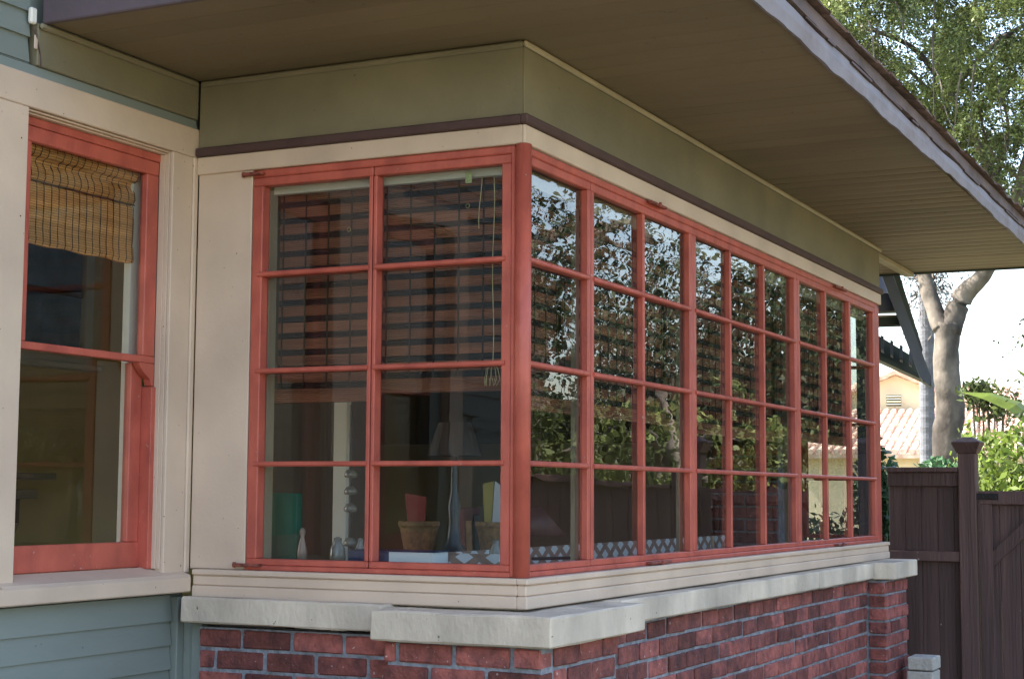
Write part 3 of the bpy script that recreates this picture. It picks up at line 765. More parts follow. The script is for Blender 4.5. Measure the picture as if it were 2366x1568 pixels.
# desk lamp with wide dark shade seen through the long side
D0 = empty('desk_lamp', (1.25, .62, 0), 'low lamp with a wide dark red shade on the table behind the long side', 'lamp')
bm = bmesh.new(); lathe(bm, (1.25, .62, -.004), [(.07, 0), (.07, .012), (.015, .03), (.012, .12)], 16); obj('stem', bm, M['metal'], D0, smooth=True)
bm = bmesh.new(); lathe(bm, (1.25, .62, .10), [(.20, 0), (.10, .11), (.09, .11), (.19, 0)], 28); obj('lamp_shade', bm, M['shadeglass'], D0, smooth=True)
# upright books on the table
for k, (w_, h_, c_) in enumerate(((.028, .20, 'blue'), (.020, .17, 'velvet'), (.034, .22, 'darkwood'), (.022, .18, 'teal'), (.026, .16, 'wicker'), (.030, .21, 'velvet'))):
    y_ = .50 + k * .034
    hexa('book', [(.90, y_, -.004), (1.04, y_, -.004), (1.04, y_ + w_, -.004), (.90, y_ + w_, -.004)], [(.90, y_ + .01, h_), (1.04, y_ + .01, h_), (1.04, y_ + .01 + w_, h_), (.90, y_ + .01 + w_, h_)], M[c_], None, .002,
         label=('navy', 'slim burgundy', 'tallest dark brown', 'slim teal black', 'short tan', 'thick burgundy')[k] + ' upright book in the row on the table behind the lamp', cat='book', group='upright books on the table')
for (x, y, z, rr) in ((.34, .90, -.004, .03), (.30, .78, -.004, .022), (.42, .30, -.004, .026)):
    bm = bmesh.new(); lathe(bm, (x, y, z), [(rr * .7, 0), (rr, .03), (rr * .9, .07), (rr * .45, .09), (rr * .5, .105), (rr * .1, .11)], 14)
    obj('jar', bm, M['crystal'], None, smooth=True, label={.90: 'small lidded jar nearest the green folder', .78: 'smallest lidded jar on the table behind the book', .30: 'lidded jar on the table behind the corner post'}[y], cat='jar')
# pens / brush on the table
for (x, y, lab) in ((1.0, .33, 'dark pen lying on the lattice runner end'),):
    bm = bmesh.new(); tube(bm, [(.72, .30, .028), (.92, .20, .028)], .006, 8); obj('pen', bm, M['metal'], None, label='dark pen lying on the inner sill of the long side', cat='pen')
# candle-like stick near the far sash
bm = bmesh.new(); tube(bm, [(3.55, .12, .023), (3.56, .12, .20), (3.57, .12, .34)], [.012, .007, .003], 8)
obj('taper_candle', bm, M['cord'], None, label='thin pale taper standing on the sill near the far end', cat='candle')
bm = bmesh.new(); lathe(bm, (2.25, .13, .0225), [(.008, 0), (.008, .05), (.004, .06)], 10)
obj('candle_stub', bm, M['pearl'], None, label='short pale candle stub on the sill in the middle of the long side', cat='candle')

# brick chimney breast standing at the far end of the bay
Fp = empty('fireplace', (4.6, 1.3, -.92), 'brick chimney breast at the far end of the bay, seen through the long side', 'fireplace')
fb = box('chimney_breast', 4.47, 4.85, .49, .90, -.919, .56, M['mortar'], Fp, 0)
box('mantel_shelf', 4.44, 4.855, .48, .92, .561, .59, M['darkwood'], Fp, .004)
for r in range(15):
    y = .49 - (.1 if r % 2 else 0)
    while y < .87:
        a, b = max(.49, y), min(y + .194, .90)
        if b - a > .04:
            link('brick', bmesh_for(round(b - a, 2)), None, fb, (4.47 + .036, (a + b) / 2, .525 - r * .0725), rot=(0, 0, math.pi / 2))
        y += .205
box('interior_panelling', 4.80, 4.855, .475, 6.1, .591, 1.49, M['darkwood'], H, .003)
# back wall of the room with a window and a mantelpiece, seen through the sash window
box('interior_back_wall', .35, 4.79, 4.0, 4.08, -.919, 1.799, M['ochre'], H, 0)
IW = empty('interior_window', (2.2, 3.99, .98), 'dark blue window with a white frame on the olive wall behind the sash window', 'window')
box('glass', 1.70, 2.50, 3.985, 3.995, 1.04, 1.78, M['bluepane'], IW, 0)
box('frame', 2.501, 2.57, 3.95, 3.999, .98, 1.79, M['white'], IW, .004)
box('frame', 1.63, 2.50, 3.95, 3.999, .98, 1.05, M['white'], IW, .004)
box('sill', 1.60, 2.60, 3.90, 3.999, .945, .979, M['white'], IW, .004)
box('glazing_bar', 1.70, 2.50, 3.97, 3.9845, 1.36, 1.39, M['darkwood'], IW, .002)
Mp = empty('mantelpiece', (1.4, 3.8, -.92), 'cream mantelpiece on the olive wall seen low in the sash window', 'mantelpiece')
box('shelf', .9, 2.02, 3.70, 3.999, .325, .36, M['cream_int'], Mp, .004)
box('moulding', .9, 1.95, 3.76, 3.999, .225, .275, M['cream_int'], Mp, .004)
box('frieze', .9, 1.88, 3.82, 3.999, .10, .224, M['darkwood'], Mp, .002)
hexa('corbel', [(1.55, 3.80, -.25), (1.66, 3.80, -.25), (1.66, 3.999, -.25), (1.55, 3.999, -.25)], [(1.55, 3.80, .099), (1.86, 3.80, .099), (1.86, 3.999, .099), (1.55, 3.999, .099)], M['cream_int'], Mp)
box('pilaster', 1.55, 1.66, 3.84, 3.999, -.919, -.251, M['cream_int'], Mp, .003)

# ================================================================== fence, gate, blocks
FX = 6.0
F = empty('board_fence', (FX, 0, GROUND), 'plum brown board fence section between the bay and the post', 'fence')
y = .208; k = 0
while y > -.245:
    w_ = .105
    box('board', FX + .03 + random.uniform(0, .004), FX + .05, max(y - w_ + .0018, -.248), y, GROUND + .05, .418, M['fence'], F, .003); y -= w_
box('top_cap', FX - .03, FX + .07, -.249, .208, .42, .452, M['fence'], F, .004)
box('upper_rail', FX - .005, FX + .0295, -.249, .208, .33, .4195, M['fence'], F, .003)
box('middle_rail', FX - .02, FX + .0295, -.249, .208, -.152, -.088, M['fence'], F, .004)
box('bottom_rail', FX - .005, FX + .0295, -.249, .208, -1.15, -1.06, M['fence'], F, .003)
def post(y0, y1, lab, ztop=.56):
    Q = empty('fence_post', (FX + .04, (y0 + y1) / 2, GROUND), lab, 'post', 'fence posts')
    box('shaft', FX - .03, FX + .09, y0, y1, GROUND, ztop - .02, M['fence'], Q, .005)
    c = (y0 + y1) / 2; a, b = .062, .092
    hexa('flared_cap', [(FX + .03 - a, c - a, ztop - .02), (FX + .03 + a, c - a, ztop - .02), (FX + .03 + a, c + a, ztop - .02), (FX + .03 - a, c + a, ztop - .02)],
         [(FX + .03 - b, c - b, ztop + .05), (FX + .03 + b, c - b, ztop + .05), (FX + .03 + b, c + b, ztop + .05), (FX + .03 - b, c + b, ztop + .05)], M['fence'], Q, .003)
    hexa('cap_top', [(FX + .03 - b, c - b, ztop + .051), (FX + .03 + b, c - b, ztop + .051), (FX + .03 + b, c + b, ztop + .051), (FX + .03 - b, c + b, ztop + .051)],
         [(FX + .03 - .03, c - .03, ztop + .085), (FX + .03 + .03, c - .03, ztop + .085), (FX + .03 + .03, c + .03, ztop + .085), (FX + .03 - .03, c + .03, ztop + .085)], M['fence'], Q, .003)
post(-.362, -.252, 'plum brown gate post with a flared cap')
Gt = empty('gate', (FX, -.9, GROUND), 'plum brown board gate with a black strap hinge and diagonal brace', 'gate')
y = -.375
while y > -1.42:
    box('board', FX + .03, FX + .05 + random.uniform(0, .004), y - .1195, y, GROUND + .06, .285, M['fence'], Gt, .003); y -= .122
box('top_rail', FX - .008, FX + .0295, -1.47, -.372, .215, .300, M['fence'], Gt, .003)
box('bottom_rail', FX - .008, FX + .0295, -1.47, -.372, -1.2, -1.1, M['fence'], Gt, .003)
box('stile', FX - .006, FX + .0295, -.455, -.372, -1.099, .2145, M['fence'], Gt, .003)
box('stile', FX - .006, FX + .0295, -1.47, -1.39, -1.099, .2145, M['fence'], Gt, .003)
hexa('brace', [(FX - .0, -.456, -.08), (FX + .0295, -.456, -.08), (FX + .0295, -.456, -.18), (FX - .0, -.456, -.18)],
     [(FX - .0, -.76, .214), (FX + .0295, -.76, .214), (FX + .0295, -.86, .214), (FX - .0, -.86, .214)], M['fence'], Gt)
hg = box('strap_hinge', FX - .016, FX - .0085, -.50, -.366, .245, .285, M['metal'], Gt, .002)
for yy in (-.40, -.44, -.48):
    bm = bmesh.new(); tube(bm, [(FX - .021, yy, .265), (FX - .015, yy, .265)], .007, 8); obj('bolt', bm, M['metal'], hg)
post(-1.60, -1.49, 'second fence post beyond the gate, out of sight but mirrored in the panes')
F2 = empty('board_fence', (FX, -3.5, GROUND), 'long plum brown fence section beyond the gate, mirrored in the panes', 'fence')
y = -1.61
while y > -7:
    box('board', FX + .03, FX + .05, y - .120, y, GROUND + .05, .34, M['fence'], F2, .002); y -= .122
box('top_cap', FX - .03, FX + .07, -7, -1.61, .342, .37, M['fence'], F2, .004)
# blocks by the far pier
for k, (z, dx) in enumerate(((-.82, .006), (-.742, 0), (-.664, .004))):
    box('paving_block', 4.55 + dx, 4.75 + dx, -.36 - dx, -.215 - dx, z - .037, z + .034, M['block'], None, .006,
        label=('topmost', 'middle', 'lowest')[2 - k] + ' pale concrete block of the small stack by the far brick pier', cat='block', group='stacked blocks')
box('block_plinth', 4.55, 4.78, -.37, -.21, GROUND, -.859, M['block'], None, .006, label='tall concrete plinth under the stacked blocks at the far pier', cat='plinth')

# ================================================================== trees and plants
def leaf_mesh(name, C_, U_, V_, m):
    """C centres, U half length axis, V half width axis (N,3) -> rhombus leaves"""
    n = len(C_); co = np.empty((n, 4, 3), np.float32)
    co[:, 0] = C_ - U_; co[:, 1] = C_ + V_; co[:, 2] = C_ + U_; co[:, 3] = C_ - V_
    me = bpy.data.meshes.new(name); me.vertices.add(n * 4); me.loops.add(n * 4); me.polygons.add(n)
    me.vertices.foreach_set('co', co.ravel()); me.loops.foreach_set('vertex_index', np.arange(n * 4, dtype=np.int32))
    me.polygons.foreach_set('loop_start', np.arange(0, n * 4, 4, dtype=np.int32)); me.update(calc_edges=True)
    me.materials.append(m); return me
def unit(v): return v / np.maximum(np.linalg.norm(v, axis=-1, keepdims=True), 1e-9)
def sprays(centers, dirs, n_leaf, length, lsize, droop=1.0, spread=.10, thin=.45):
    """feathery drooping sprays: leaves set along short curved twigs"""
    N_ = len(centers); t = rng.random((N_, n_leaf, 1))
    d = dirs[:, None, :]
    P0 = centers[:, None, :] + d * t * length + np.array([0, 0, -1.])[None, None] * droop * length * t ** 2 + rng.normal(0, spread * length, (N_, n_leaf, 3)) * (.3 + t)
    U = unit(d + rng.normal(0, .8, (N_, n_leaf, 3)) + np.array([0, 0, -.6]))
    W_ = unit(np.cross(U, rng.normal(0, 1, (N_, n_leaf, 3))))
    s = lsize * rng.uniform(.6, 1.4, (N_, n_leaf, 1))
    return P0.reshape(-1, 3), (U * s).reshape(-1, 3), (W_ * s * thin).reshape(-1, 3)
def limb(parent, name, pts, radii, m=None):
    bm = bmesh.new(); P = [Vector(p) for p in pts]
    q, r = [], []
    for i in range(len(P) - 1):
        for k in range(8):
            t = k / 8; p0 = P[max(i - 1, 0)]; p1 = P[i]; p2 = P[i + 1]; p3 = P[min(i + 2, len(P) - 1)]
            c = .5 * ((2 * p1) + (p2 - p0) * t + (2 * p0 - 5 * p1 + 4 * p2 - p3) * t * t + (-p0 + 3 * p1 - 3 * p2 + p3) * t ** 3)
            q.append(c); r.append(radii[i] * (1 - t) + radii[i + 1] * t)
    q.append(P[-1]); r.append(radii[-1])
    r = [a * random.uniform(.985, 1.015) for a in r]
    tube(bm, q, r, 18)
    for v in bm.verts:
        i = v.index if v.index >= 0 else 0
    bm.verts.ensure_lookup_table()
    for i, v in enumerate(bm.verts):
        ri = min(i // 18, len(q) - 1); d = v.co - q[ri]
        f_ = 1 + .10 * MNZ.noise(v.co * 2.6) + .10 * MNZ.noise(v.co * 9) if r[ri] > .03 else 1
        v.co = q[ri] + d * f_
    return obj(name, bm, m or M['bark'], parent, smooth=True)

# the big tree behind the eave
TD = 24.0
base = at(2192, 1300, TD); base.z = GROUND
T1 = empty('feathery_tree', base, 'big grey barked tree with feathery green crown above the roof edge', 'tree')
fork = at(2185, 745, TD)
limb(T1, 'trunk', [base, at(2186, 1060, TD), at(2196, 950, TD), at(2186, 850, TD), at(2190, 745, TD)], [.25, .215, .21, .185, .19])
limb(T1, 'limb', [at(2178, 760, TD), at(2150, 690, TD + .2), at(2128, 600, TD + .4), at(2090, 380, TD + .6), at(2050, 180, TD + .4)], [.15, .12, .10, .07, .03])
limb(T1, 'limb', [at(2192, 765, TD), at(2225, 685, TD), at(2275, 630, TD - .2), at(2330, 520, TD - .4), at(2366, 400, TD - .6), at(2420, 200, TD - .8)], [.19, .15, .12, .11, .09, .05])
limb(T1, 'limb', [at(2340, 490, TD - .4), at(2300, 420, TD - .6), at(2240, 300, TD - .8), at(2120, 120, TD - 1.0), at(1980, 60, TD - 1)], [.06, .055, .05, .04, .02])
limb(T1, 'limb', [at(2110, 480, TD + .5), at(2180, 250, TD), at(2290, 110, TD - .2), at(2400, 40, TD)], [.06, .05, .045, .02])
for (a, b, c) in (((2240, 300), (2200, 200), (2230, 90)), ((2180, 250), (2080, 150), (1990, 170)), ((2366, 420), (2290, 350), (2260, 240)), ((2300, 420), (2330, 300), (2300, 180))):
    limb(T1, 'branch', [at(*a, TD - .4), at(*b, TD - .8), at(*c, TD - 1.2)], [.035, .025, .01])
for k in range(14):
    px, py = random.uniform(1980, 2400), random.uniform(-60, 360); d = TD - random.uniform(1.2, 2.6); q = at(px, py, d)
    dx = random.uniform(-.35, .35)
    limb(T1, 'twig', [q, q + Vector((dx * .4, dx * .3, -.25)), q + Vector((dx, dx * .6, -.7)), q + Vector((dx * 1.1, dx, -1.1))], [.014, .011, .008, .004])
def crown_centers(n, boxpx, dr, fn):
    out = []
    while len(out) < n:
        px = random.uniform(boxpx[0], boxpx[1]); py = random.uniform(boxpx[2], boxpx[3]); d = random.uniform(*dr)
        if random.random() < fn(px, py): out.append(tuple(at(px, py, d)))
    return np.array(out)
from mathutils import noise as MN
def dens(px, py, px_=0):
    edge = 470 + .10 * (px - 2100)
    k = 1.0 if py < edge - 170 else max(0, (edge + 10 - py) / 180)
    nz = MN.noise(Vector((px / 75, py / 75, 3.1))) + .5 * MN.noise(Vector((px / 28, py / 28, 7.7)))
    thr = .08 if py < 330 else -.03
    return k * (1.0 if nz < thr else .05)
cc = crown_centers(3300, (1820, 2560, -260, 520), (TD - 2.6, TD + 2.2), dens)
dd = unit(rng.normal(0, 1, (len(cc), 3)) * np.array([1, 1, .35]))
C_, U_, V_ = sprays(cc, dd, 48, .40, .030, .9, .09)
tb = np.array(base)
me = leaf_mesh('crown', C_ - tb, U_, V_, M['leaf']); cr = link('crown', me, None, T1, base)
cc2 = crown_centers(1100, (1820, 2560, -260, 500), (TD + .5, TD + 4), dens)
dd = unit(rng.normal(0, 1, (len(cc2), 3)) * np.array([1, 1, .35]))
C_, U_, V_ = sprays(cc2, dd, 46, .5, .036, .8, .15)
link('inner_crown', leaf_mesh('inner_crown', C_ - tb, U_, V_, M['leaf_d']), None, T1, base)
# palm trunk beside it
pb = at(2144, 1300, 30); pb.z = GROUND
T2 = empty('palm_tree', pb, 'straight blue grey palm trunk just left of the big tree trunk', 'palm tree')
bm = bmesh.new(); top = at(2140, 600, 30)
n = 60; pts = [Vector(pb).lerp(top, i / n) for i in range(n + 1)]
tube(bm, pts, [.135 + (.006 if i % 2 else 0) for i in range(n + 1)], 16); obj('trunk', bm, M['palmbark'], T2)
# dead skirt and fronds up under the eave
fr_c = np.repeat(np.array([tuple(top)]), 90, 0) + rng.normal(0, .12, (90, 3)) * np.array([1, 1, 2.5]) + np.array([0, 0, -.15])
C_, U_, V_ = sprays(fr_c, unit(rng.normal(0, 1, (90, 3))), 24, .55, .06, 1.0, .10, .2)
link('dead_fronds', leaf_mesh('dead_fronds', C_ - np.array(pb), U_, V_, M['bark']), None, T2, pb)

# trees mirrored in the panes, off to the right of the view
def side_tree(x, y, h, sc, seed, lab, n=900, dark=True, thr=-.02):
    r = np.random.default_rng(seed); E_ = empty('feathery_tree', (x, y, GROUND), lab, 'tree')
    limb(E_, 'trunk', [(x, y, GROUND), (x + .1, y + .1, GROUND + h * .35), (x - .1, y + .25, GROUND + h * .6), (x, y, GROUND + h * .95)], [.30 * sc, .24 * sc, .18 * sc, .05])
    tips = []
    for k in range(8):
        a = k * .785 + r.uniform(-.3, .3); z0 = GROUND + h * r.uniform(.32, .7); ln = h * r.uniform(.36, .52)
        p1 = Vector((x, y, z0)); p2 = p1 + Vector((math.cos(a) * ln * .5, math.sin(a) * ln * .5, ln * .22)); p3 = p1 + Vector((math.cos(a) * ln, math.sin(a) * ln, ln * .25))
        limb(E_, 'limb', [p1, p2, p3], [.11 * sc, .07 * sc, .02]); tips += [p1.lerp(p2, .6), p2, p2.lerp(p3, .5), p3]
    tp = np.array([tuple(t) for t in tips]); ix = r.integers(0, len(tp), n)
    cc = tp[ix] + r.normal(0, h * .10, (n, 3)) * np.array([1, 1, .8])
    keep = np.array([MNZ.noise(Vector(tuple(q * np.array([.55, .55, .9]))) ) + .45 * MNZ.noise(Vector(tuple(q * 1.9))) > thr for q in cc]); cc = cc[keep]; n = len(cc)
    dd = unit(r.normal(0, 1, (n, 3)) * np.array([1, 1, .4]))
    C_, U_, V_ = sprays(cc, dd, 60, .7 * min(1, h / 6), .042, .9, .16)
    link('crown', leaf_mesh('crown', C_ - np.array((x, y, GROUND)), U_, V_, M['leaf_d' if dark else 'leaf']), None, E_, (x, y, GROUND))
side_tree(15.5, -3.1, 5.6, .8, 3, 'dense dark feathery tree behind the gate, mirrored in the middle panes', 1700, True, -.5)
side_tree(17.5, -8.6, 9.0, 1.2, 21, 'tall dark feathery tree with open gaps, mirrored in the first panes', 1500, True, .10)
side_tree(11.5, -3.9, 2.9, .4, 9, 'small bright green tree behind the gate, mirrored low in the middle panes', 260, False, -.2)
side_tree(9.5, -9.5, 8.0, 1.0, 13, 'dark feathery tree mirrored in the sash window', 1500, True, -.1)
# far tree line mirrored low in the panes
n_ = 26000
tx = rng.uniform(0, 1, (n_, 1)); P = np.concatenate([34 + rng.normal(0, 1.5, (n_, 1)), -2 - 30 * tx, GROUND + rng.random((n_, 1)) ** .8 * (2.6 + 1.1 * np.sin(tx * 29) + .8 * np.sin(tx * 71 + 1))], 1)
P = P[P[:, 1] < -5]; U = unit(rng.normal(0, 1, P.shape)); W_ = unit(np.cross(U, rng.normal(0, 1, P.shape)))
link('tree_line', leaf_mesh('tree_line', P - np.array((34, -17, GROUND)), U * .22, W_ * .12, M['leaf_d']), None, None, (34, -17, GROUND), label='distant dark line of trees beyond the yard, mirrored low in the panes', cat='tree line', kind='stuff')
# shrubs behind the fence
def bush(c, rad, n, ls, m, name, lab, cat='shrub', thin=.5, squash=.8, fl=.7):
    r = rng; E_ = empty(name, (c[0], c[1], GROUND), lab, cat)
    v = unit(r.normal(0, 1, (n, 3))) * (r.random((n, 1)) ** .4)
    lump = np.array([MN.noise(Vector(tuple(q * 2.6 + c[0]))) for q in v])[:, None]
    P = np.array(c) + v * np.array(rad) * (1 + .45 * lump)
    keep = P[:, 2] > GROUND; P = P[keep]; n = len(P)
    U = unit(r.normal(0, 1, (n, 3)) + np.array([0, 0, -.3])); W_ = unit(np.cross(U, r.normal(0, 1, (n, 3)) + np.array([0, 0, fl])))
    s = ls * r.uniform(.6, 1.4, (n, 1))
    link('foliage', leaf_mesh('foliage', P - np.array((c[0], c[1], GROUND)), U * s, W_ * s * thin, m), None, E_, (c[0], c[1], GROUND))
    bm = bmesh.new()
    for k in range(6):
        a = k * 1.05; tube(bm, [(c[0], c[1], GROUND), (c[0] + math.cos(a) * rad[0] * .3, c[1] + math.sin(a) * rad[1] * .3, c[2] - .1), (c[0] + math.cos(a) * rad[0] * .6, c[1] + math.sin(a) * rad[1] * .6, c[2] + rad[2] * .6)], [.012, .009, .004], 6)
    obj('stem', bm, M['bark'], E_)
c = at(2350, 1150, 13); bush(c, (.62, .50, .55), 4200, .034, M['leaf_y'], 'leafy_shrub', 'yellow green leafy shrub above the gate at the right edge')
c = at(2262, 1080, 15); bush(c, (.30, .26, .42), 420, .036, M['leaf_y'], 'leafy_shrub', 'sparse shrub with gaps just right of the gate post cap')
c = at(2170, 1085, 16); bush(c, (.25, .20, .11), 500, .034, M['leaf_b'], 'leafy_shrub', 'low dark shrub over the fence at the foot of the tree trunk')
c = at(2030, 1200, 11.4); bush(c, (.35, .18, .48), 2600, .030, M['leaf_b'], 'leafy_shrub', 'dark shrub filling the gap between the bay and the fence')
for (px, py, d_, rr, lab) in ((2300, 935, 21, .35, 'a'), (2260, 905, 21, .25, 'b')):
    c = at(px, py, d_); bush(c, (rr, rr, rr * .7), 400, .045, M['leaf'], 'leafy_shrub', 'green sprig against the far tiled roof, ' + ('right one' if lab == 'a' else 'left one'))
bush((14.0, -6.4, -.5), (1.4, 3.4, 1.15), 12000, .06, M['leaf_d'], 'garden_hedge', 'long dark hedge behind the fence, mirrored low in the panes', 'hedge')
bush((9.0, -8.0, .2), (1.5, 2.4, 2.0), 9000, .06, M['leaf_d'], 'garden_hedge', 'shorter dark hedge mirrored in the lower sash', 'hedge')
bush((6.5, .78, -.22), (.30, .42, .40), 2600, .028, M['leaf_b'], 'leafy_shrub', 'dark shrub outside the far end window of the bay')
# split broad leaves (philodendron) and banana leaves
def broad_leaf(bm, base, tip, width, lobes, nrm):
    base = Vector(base); tip = Vector(tip); ax = tip - base; L_ = ax.length; ax.normalize(); sd_ = ax.cross(nrm).normalized(); up = sd_.cross(ax)
    K = lobes * 4; prev = None
    for i in range(K + 1):
        t = i / K; wv = width * math.sin(math.pi * min(1, t * .93 + .07)) ** .7
        notch = .35 + .65 * abs(math.sin(math.pi * lobes * t)) if lobes > 1 else 1
        c = base + ax * L_ * t + up * (.18 * L_ * math.sin(math.pi * t)); c2 = up * (-.12 * wv)
        cur = (bm.verts.new(c - sd_ * wv * notch + c2 + ax * .02 * L_ * notch), bm.verts.new(c), bm.verts.new(c + sd_ * wv * notch + c2))
        if prev:
            bm.faces.new((prev[0], prev[1], cur[1], cur[0])); bm.faces.new((prev[1], prev[2], cur[2], cur[1]))
        prev = cur
def leafy(name, lab, cat, root, leaves, m):
    E_ = empty(name, root, lab, cat)
    for (b, t, w_, lo) in leaves:
        bm = bmesh.new(); broad_leaf(bm, b, t, w_, lo, Vector((-.3, -.2, 1)).normalized())
        lf = obj('leaf', bm, m, E_)
        bm = bmesh.new(); tube(bm, [root, Vector(root).lerp(Vector(b), .6) + Vector((0, 0, .05)), b], [.015, .012, .008], 6); obj('stalk', bm, m, E_)
r0 = at(2030, 1500, 11.3); r0.z = GROUND
lv = []
for (a, b, c_, d_) in ((2022, 1085, 2058, 1048), (2020, 1070, 2036, 1030), (2018, 1110, 2066, 1078), (2022, 1190, 2052, 1150), (2018, 1150, 2044, 1135), (2024, 1240, 2056, 1205), (2016, 1230, 2040, 1180)):
    lv.append((at(a, b, 11.3), at(c_, d_, 11.0 + random.uniform(-.1, .2)), .055, 5))
leafy('philodendron', 'dark green split leaf plant in the gap between bay window and fence', 'plant', r0, lv, M['leaf_b'])
r1 = at(2440, 1300, 20); r1.z = GROUND
lv = [(at(2440, 1040, 20), at(2215, 905, 20.5), .26, 1), (at(2445, 1040, 20), at(2350, 855, 19.5), .28, 1), (at(2430, 1080, 20), at(2270, 1000, 20), .2, 1), (at(2450, 1000, 20), at(2420, 820, 20), .3, 1)]
leafy('banana_plant', 'banana plant with long pale green leaves at the right edge', 'plant', r1, lv, M['leaf_y'])

# ================================================================== buildings beyond
def gable_frame(az, R):
    f = Vector((math.cos(az), math.sin(az), 0)); s = Vector((f.y, -f.x, 0)); return f, s
def PH(px, py, d): return at(px, py, d)
C1 = empty('cream_house', (*at(2080, 1000, 39).xy, GROUND), 'cream stucco house with tiled roofs and a louvred vent behind the palm trunk', 'house')
f, s = gable_frame(.217, 38)
apex = at(2068, 862, 38); 
def slabw(name, pts, thick, m, parent, **k):
    pts = [Vector(q) for q in pts]; n = f * thick
    bm = bmesh.new(); A = [bm.verts.new(q) for q in pts]; B = [bm.verts.new(q + n) for q in pts]
    bm.faces.new(A); bm.faces.new(B[::-1])
    for i in range(len(A)): bm.faces.new((A[i], B[i], B[(i + 1) % len(A)], A[(i + 1) % len(A)]))
    bmesh.ops.recalc_face_normals(bm, faces=bm.faces)
    return obj(name, bm, m, parent, **k)
A0 = apex
def off(sx, z): return Vector((A0.x, A0.y, 0)) + s * sx + Vector((0, 0, z))
slabw('gable_wall', [off(-1.9, GROUND), off(1.9, GROUND), off(1.9, apex.z - .85), off(0, apex.z - .05), off(-1.9, apex.z - .85)], 6, M['cream'], C1)
# roof slopes over the gable with tile verge
for sg in (-1, 1):
    for j in range(12):
        q0 = off(sg * 2.15 * j / 12, apex.z + .06 - .95 * j / 12); q1 = off(sg * 2.15 * (j + 1) / 12 + sg * .02, apex.z + .06 - .95 * (j + 1) / 12)
        bm = bmesh.new(); tube(bm, [q0 - f * .18 + Vector((0, 0, -.02)), q0 + (q1 - q0) * .98 - f * .18], [.085, .10], 8); obj('verge_tile', bm, M['tile'], C1)
    bm = bmesh.new()
    q = [off(0, apex.z + .02) - f * .15, off(sg * 2.15, apex.z - .93) - f * .15, off(sg * 2.15, apex.z - .93) + f * 6, off(0, apex.z + .02) + f * 6]
    A = [bm.verts.new(v) for v in q]; B = [bm.verts.new(v + Vector((0, 0, .08))) for v in q]; bm.faces.new(A); bm.faces.new(B)
    for i in range(4): bm.faces.new((A[i], B[i], B[(i + 1) % 4], A[(i + 1) % 4]))
    bmesh.ops.recalc_face_normals(bm, faces=bm.faces); obj('roof', bm, M['tile'], C1)
# vent: frame and louvres
vc = at(2065, 925, 37.7); vn = slabw('vent', [vc - s * .17 + Vector((0, 0, -.13)), vc + s * .17 + Vector((0, 0, -.13)), vc + s * .17 + Vector((0, 0, .13)), vc - s * .17 + Vector((0, 0, .13))], .03, M['greenblack'], C1)
for j in range(4):
    z = -.09 + j * .06
    slabw('louvre', [vc - s * .16 + Vector((0, 0, z)) - f * .03, vc + s * .16 + Vector((0, 0, z)) - f * .03, vc + s * .16 + Vector((0, 0, z + .018)) - f * .02, vc - s * .16 + Vector((0, 0, z + .018)) - f * .02], .015, M['cream'], vn)
# lower tiled roof in front: barrel tile rows running down to the left
t0 = at(2068, 948, 37.8); e0 = at(2068, 1048, 35.0)
down = (Vector((e0.x, e0.y, e0.z)) - Vector((t0.x, t0.y, t0.z))) - s * .55
n_ = down.cross(s).normalized()
if n_.z < 0: n_ = -n_
ctr = t0
bm = bmesh.new()
q = [ctr - s * 2.0, ctr + s * 3.2, ctr + s * 3.2 + down, ctr - s * 2.0 + down]
A = [bm.verts.new(v - n_ * .1) for v in q]; B = [bm.verts.new(v) for v in q]; bm.faces.new(A); bm.faces.new(B)
for i in range(4): bm.faces.new((A[i], B[i], B[(i + 1) % 4], A[(i + 1) % 4]))
bmesh.ops.recalc_face_normals(bm, faces=bm.faces); obj('lower_roof', bm, M['tile'], C1)
NT = 9
bm = bmesh.new()
for j in range(NT):
    a = down * (j / NT); b = down * ((j + 1) / NT)
    tube(bm, [a + n_ * .015, b * 1.0 + n_ * .05], [.05, .065], 8)
tr_me = bpy.data.meshes.new('tile_row'); bm.to_mesh(tr_me); bm.free(); tr_me.materials.append(M['tile'])
for j in range(29):
    link('tile_row', tr_me, None, C1, ctr + s * (-1.95 + j * .178))
slabw('lower_wall', [ctr + down - s * 2 + f * .4 + Vector((0, 0, -.05)), ctr + down + s * 3.2 + f * .4 + Vector((0, 0, -.05)), Vector((*(ctr + down + s * 3.2 + f * .4).xy, GROUND)), Vector((*(ctr + down - s * 2 + f * .4).xy, GROUND))], .3, M['cream'], C1)
# second tiled roof, right of the trunk
C2 = empty('tiled_roof_house', (*at(2265, 1000, 44).xy, GROUND), 'far house with a bright hipped tile roof right of the tree trunk', 'house')
f, s = gable_frame(.17, 44)
rt = at(2275, 893, 44.5); dn = (at(2275, 965, 41.5) - rt)
n2 = dn.cross(s).normalized(); n2 = n2 if n2.z > 0 else -n2
bm = bmesh.new(); q = [rt - s * .9, rt + s * 1.2, rt + s * 2.4 + dn, rt - s * 1.3 + dn]
A = [bm.verts.new(v - n2 * .12) for v in q]; B = [bm.verts.new(v) for v in q]; bm.faces.new(A); bm.faces.new(B)
for i in range(4): bm.faces.new((A[i], B[i], B[(i + 1) % 4], A[(i + 1) % 4]))
bmesh.ops.recalc_face_normals(bm, faces=bm.faces); obj('roof', bm, M['tile'], C2)
bm = bmesh.new()
for j in range(7): tube(bm, [dn * (j / 7) + n2 * .01, dn * ((j + 1) / 7) + n2 * .05], [.05, .07], 8)
tm = bpy.data.meshes.new('tile_row'); bm.to_mesh(tm); bm.free(); tm.materials.append(M['tile'])
for j in range(12): link('tile_row', tm, None, C2, rt + s * (-.95 + j * .18))
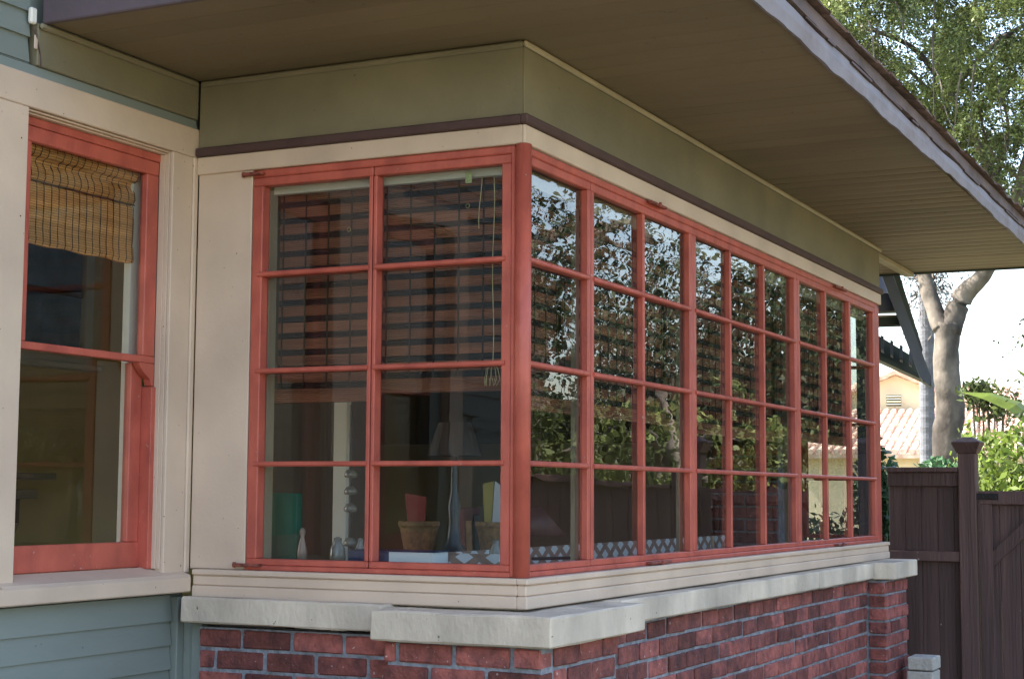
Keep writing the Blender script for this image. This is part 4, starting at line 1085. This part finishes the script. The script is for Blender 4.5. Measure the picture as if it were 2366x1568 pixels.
slabw('wall', [rt + dn - s * 1.1 + f * .5, rt + dn + s * 2.1 + f * .5, Vector((*(rt + dn + s * 2.1 + f * .5).xy, GROUND)), Vector((*(rt + dn - s * 1.1 + f * .5).xy, GROUND))], 3, M['cream'], C2)

# neighbouring porch roof: raking barge board, tie beam, eave with rafter tails
Pq = empty('porch_roof', (*at(2060, 900, 11).xy, GROUND), 'dark slate gable end with raking board, tie beam and rafter tails behind the bay', 'porch roof')
D_ = 11.0
f, s = gable_frame(.4523 - .23, D_)
def strip(name, pts, m, th=.05, d=D_):
    slabw(name, [at(a, b, d) for a, b in pts], th, m, Pq)
strip('barge_board', [(2036, 632), (2062, 632), (2152, 872), (2148, 892), (2126, 872)], M['greydark'], .05, D_ - .06)
strip('barge_edge', [(2063, 632), (2078, 632), (2132, 806), (2130, 818)], M['greenblack'], .10, D_ - .03)
strip('gable_panel', [(1990, 632), (2037, 632), (2058, 676), (1990, 676)], M['slate'], .03, D_ + .3)
strip('tie_beam', [(1990, 677), (2062, 677), (2074, 718), (1990, 720)], M['greydark'], .15, D_ + .05)
strip('beam_trim', [(1990, 729), (2078, 727), (2079, 731), (1990, 733)], M['trim'], .05, D_ + .05)
strip('lower_beam', [(1990, 734), (2079, 732), (2090, 750), (1990, 753)], M['greenblack'], .12, D_ + .06)
strip('eave_board', [(1990, 800), (2150, 876), (2150, 885), (2135, 878), (1990, 812)], M['greenblack'], .3, D_ + .2)
strip('eave_soffit', [(1990, 752 + 2), (2000, 757), (2120, 830), (2150, 880), (1990, 801)], M['greenblack'], .05, D_ + .55)
for px, py in ((2038, 786), (2060, 797), (2082, 808), (2104, 819)):
    strip('rafter_tail', [(px - 3, py - 12), (px + 4, py - 9), (px + 4, py + 22), (px - 3, py + 18)], M['greydark'], .3, D_ + .2)
strip('corner_bracket', [(2128, 862), (2152, 868), (2152, 892), (2132, 880)], M['greenblack'], .2, D_ - .05)
# post that carries it, hidden behind the bay and fence from here
for px in (2000,):
    q = at(px, 900, D_ + .1); box('porch_post', q.x - .05, q.x + .05, q.y - .05, q.y + .05, GROUND, at(px, 700, D_).z, M['greydark'], Pq, .003)
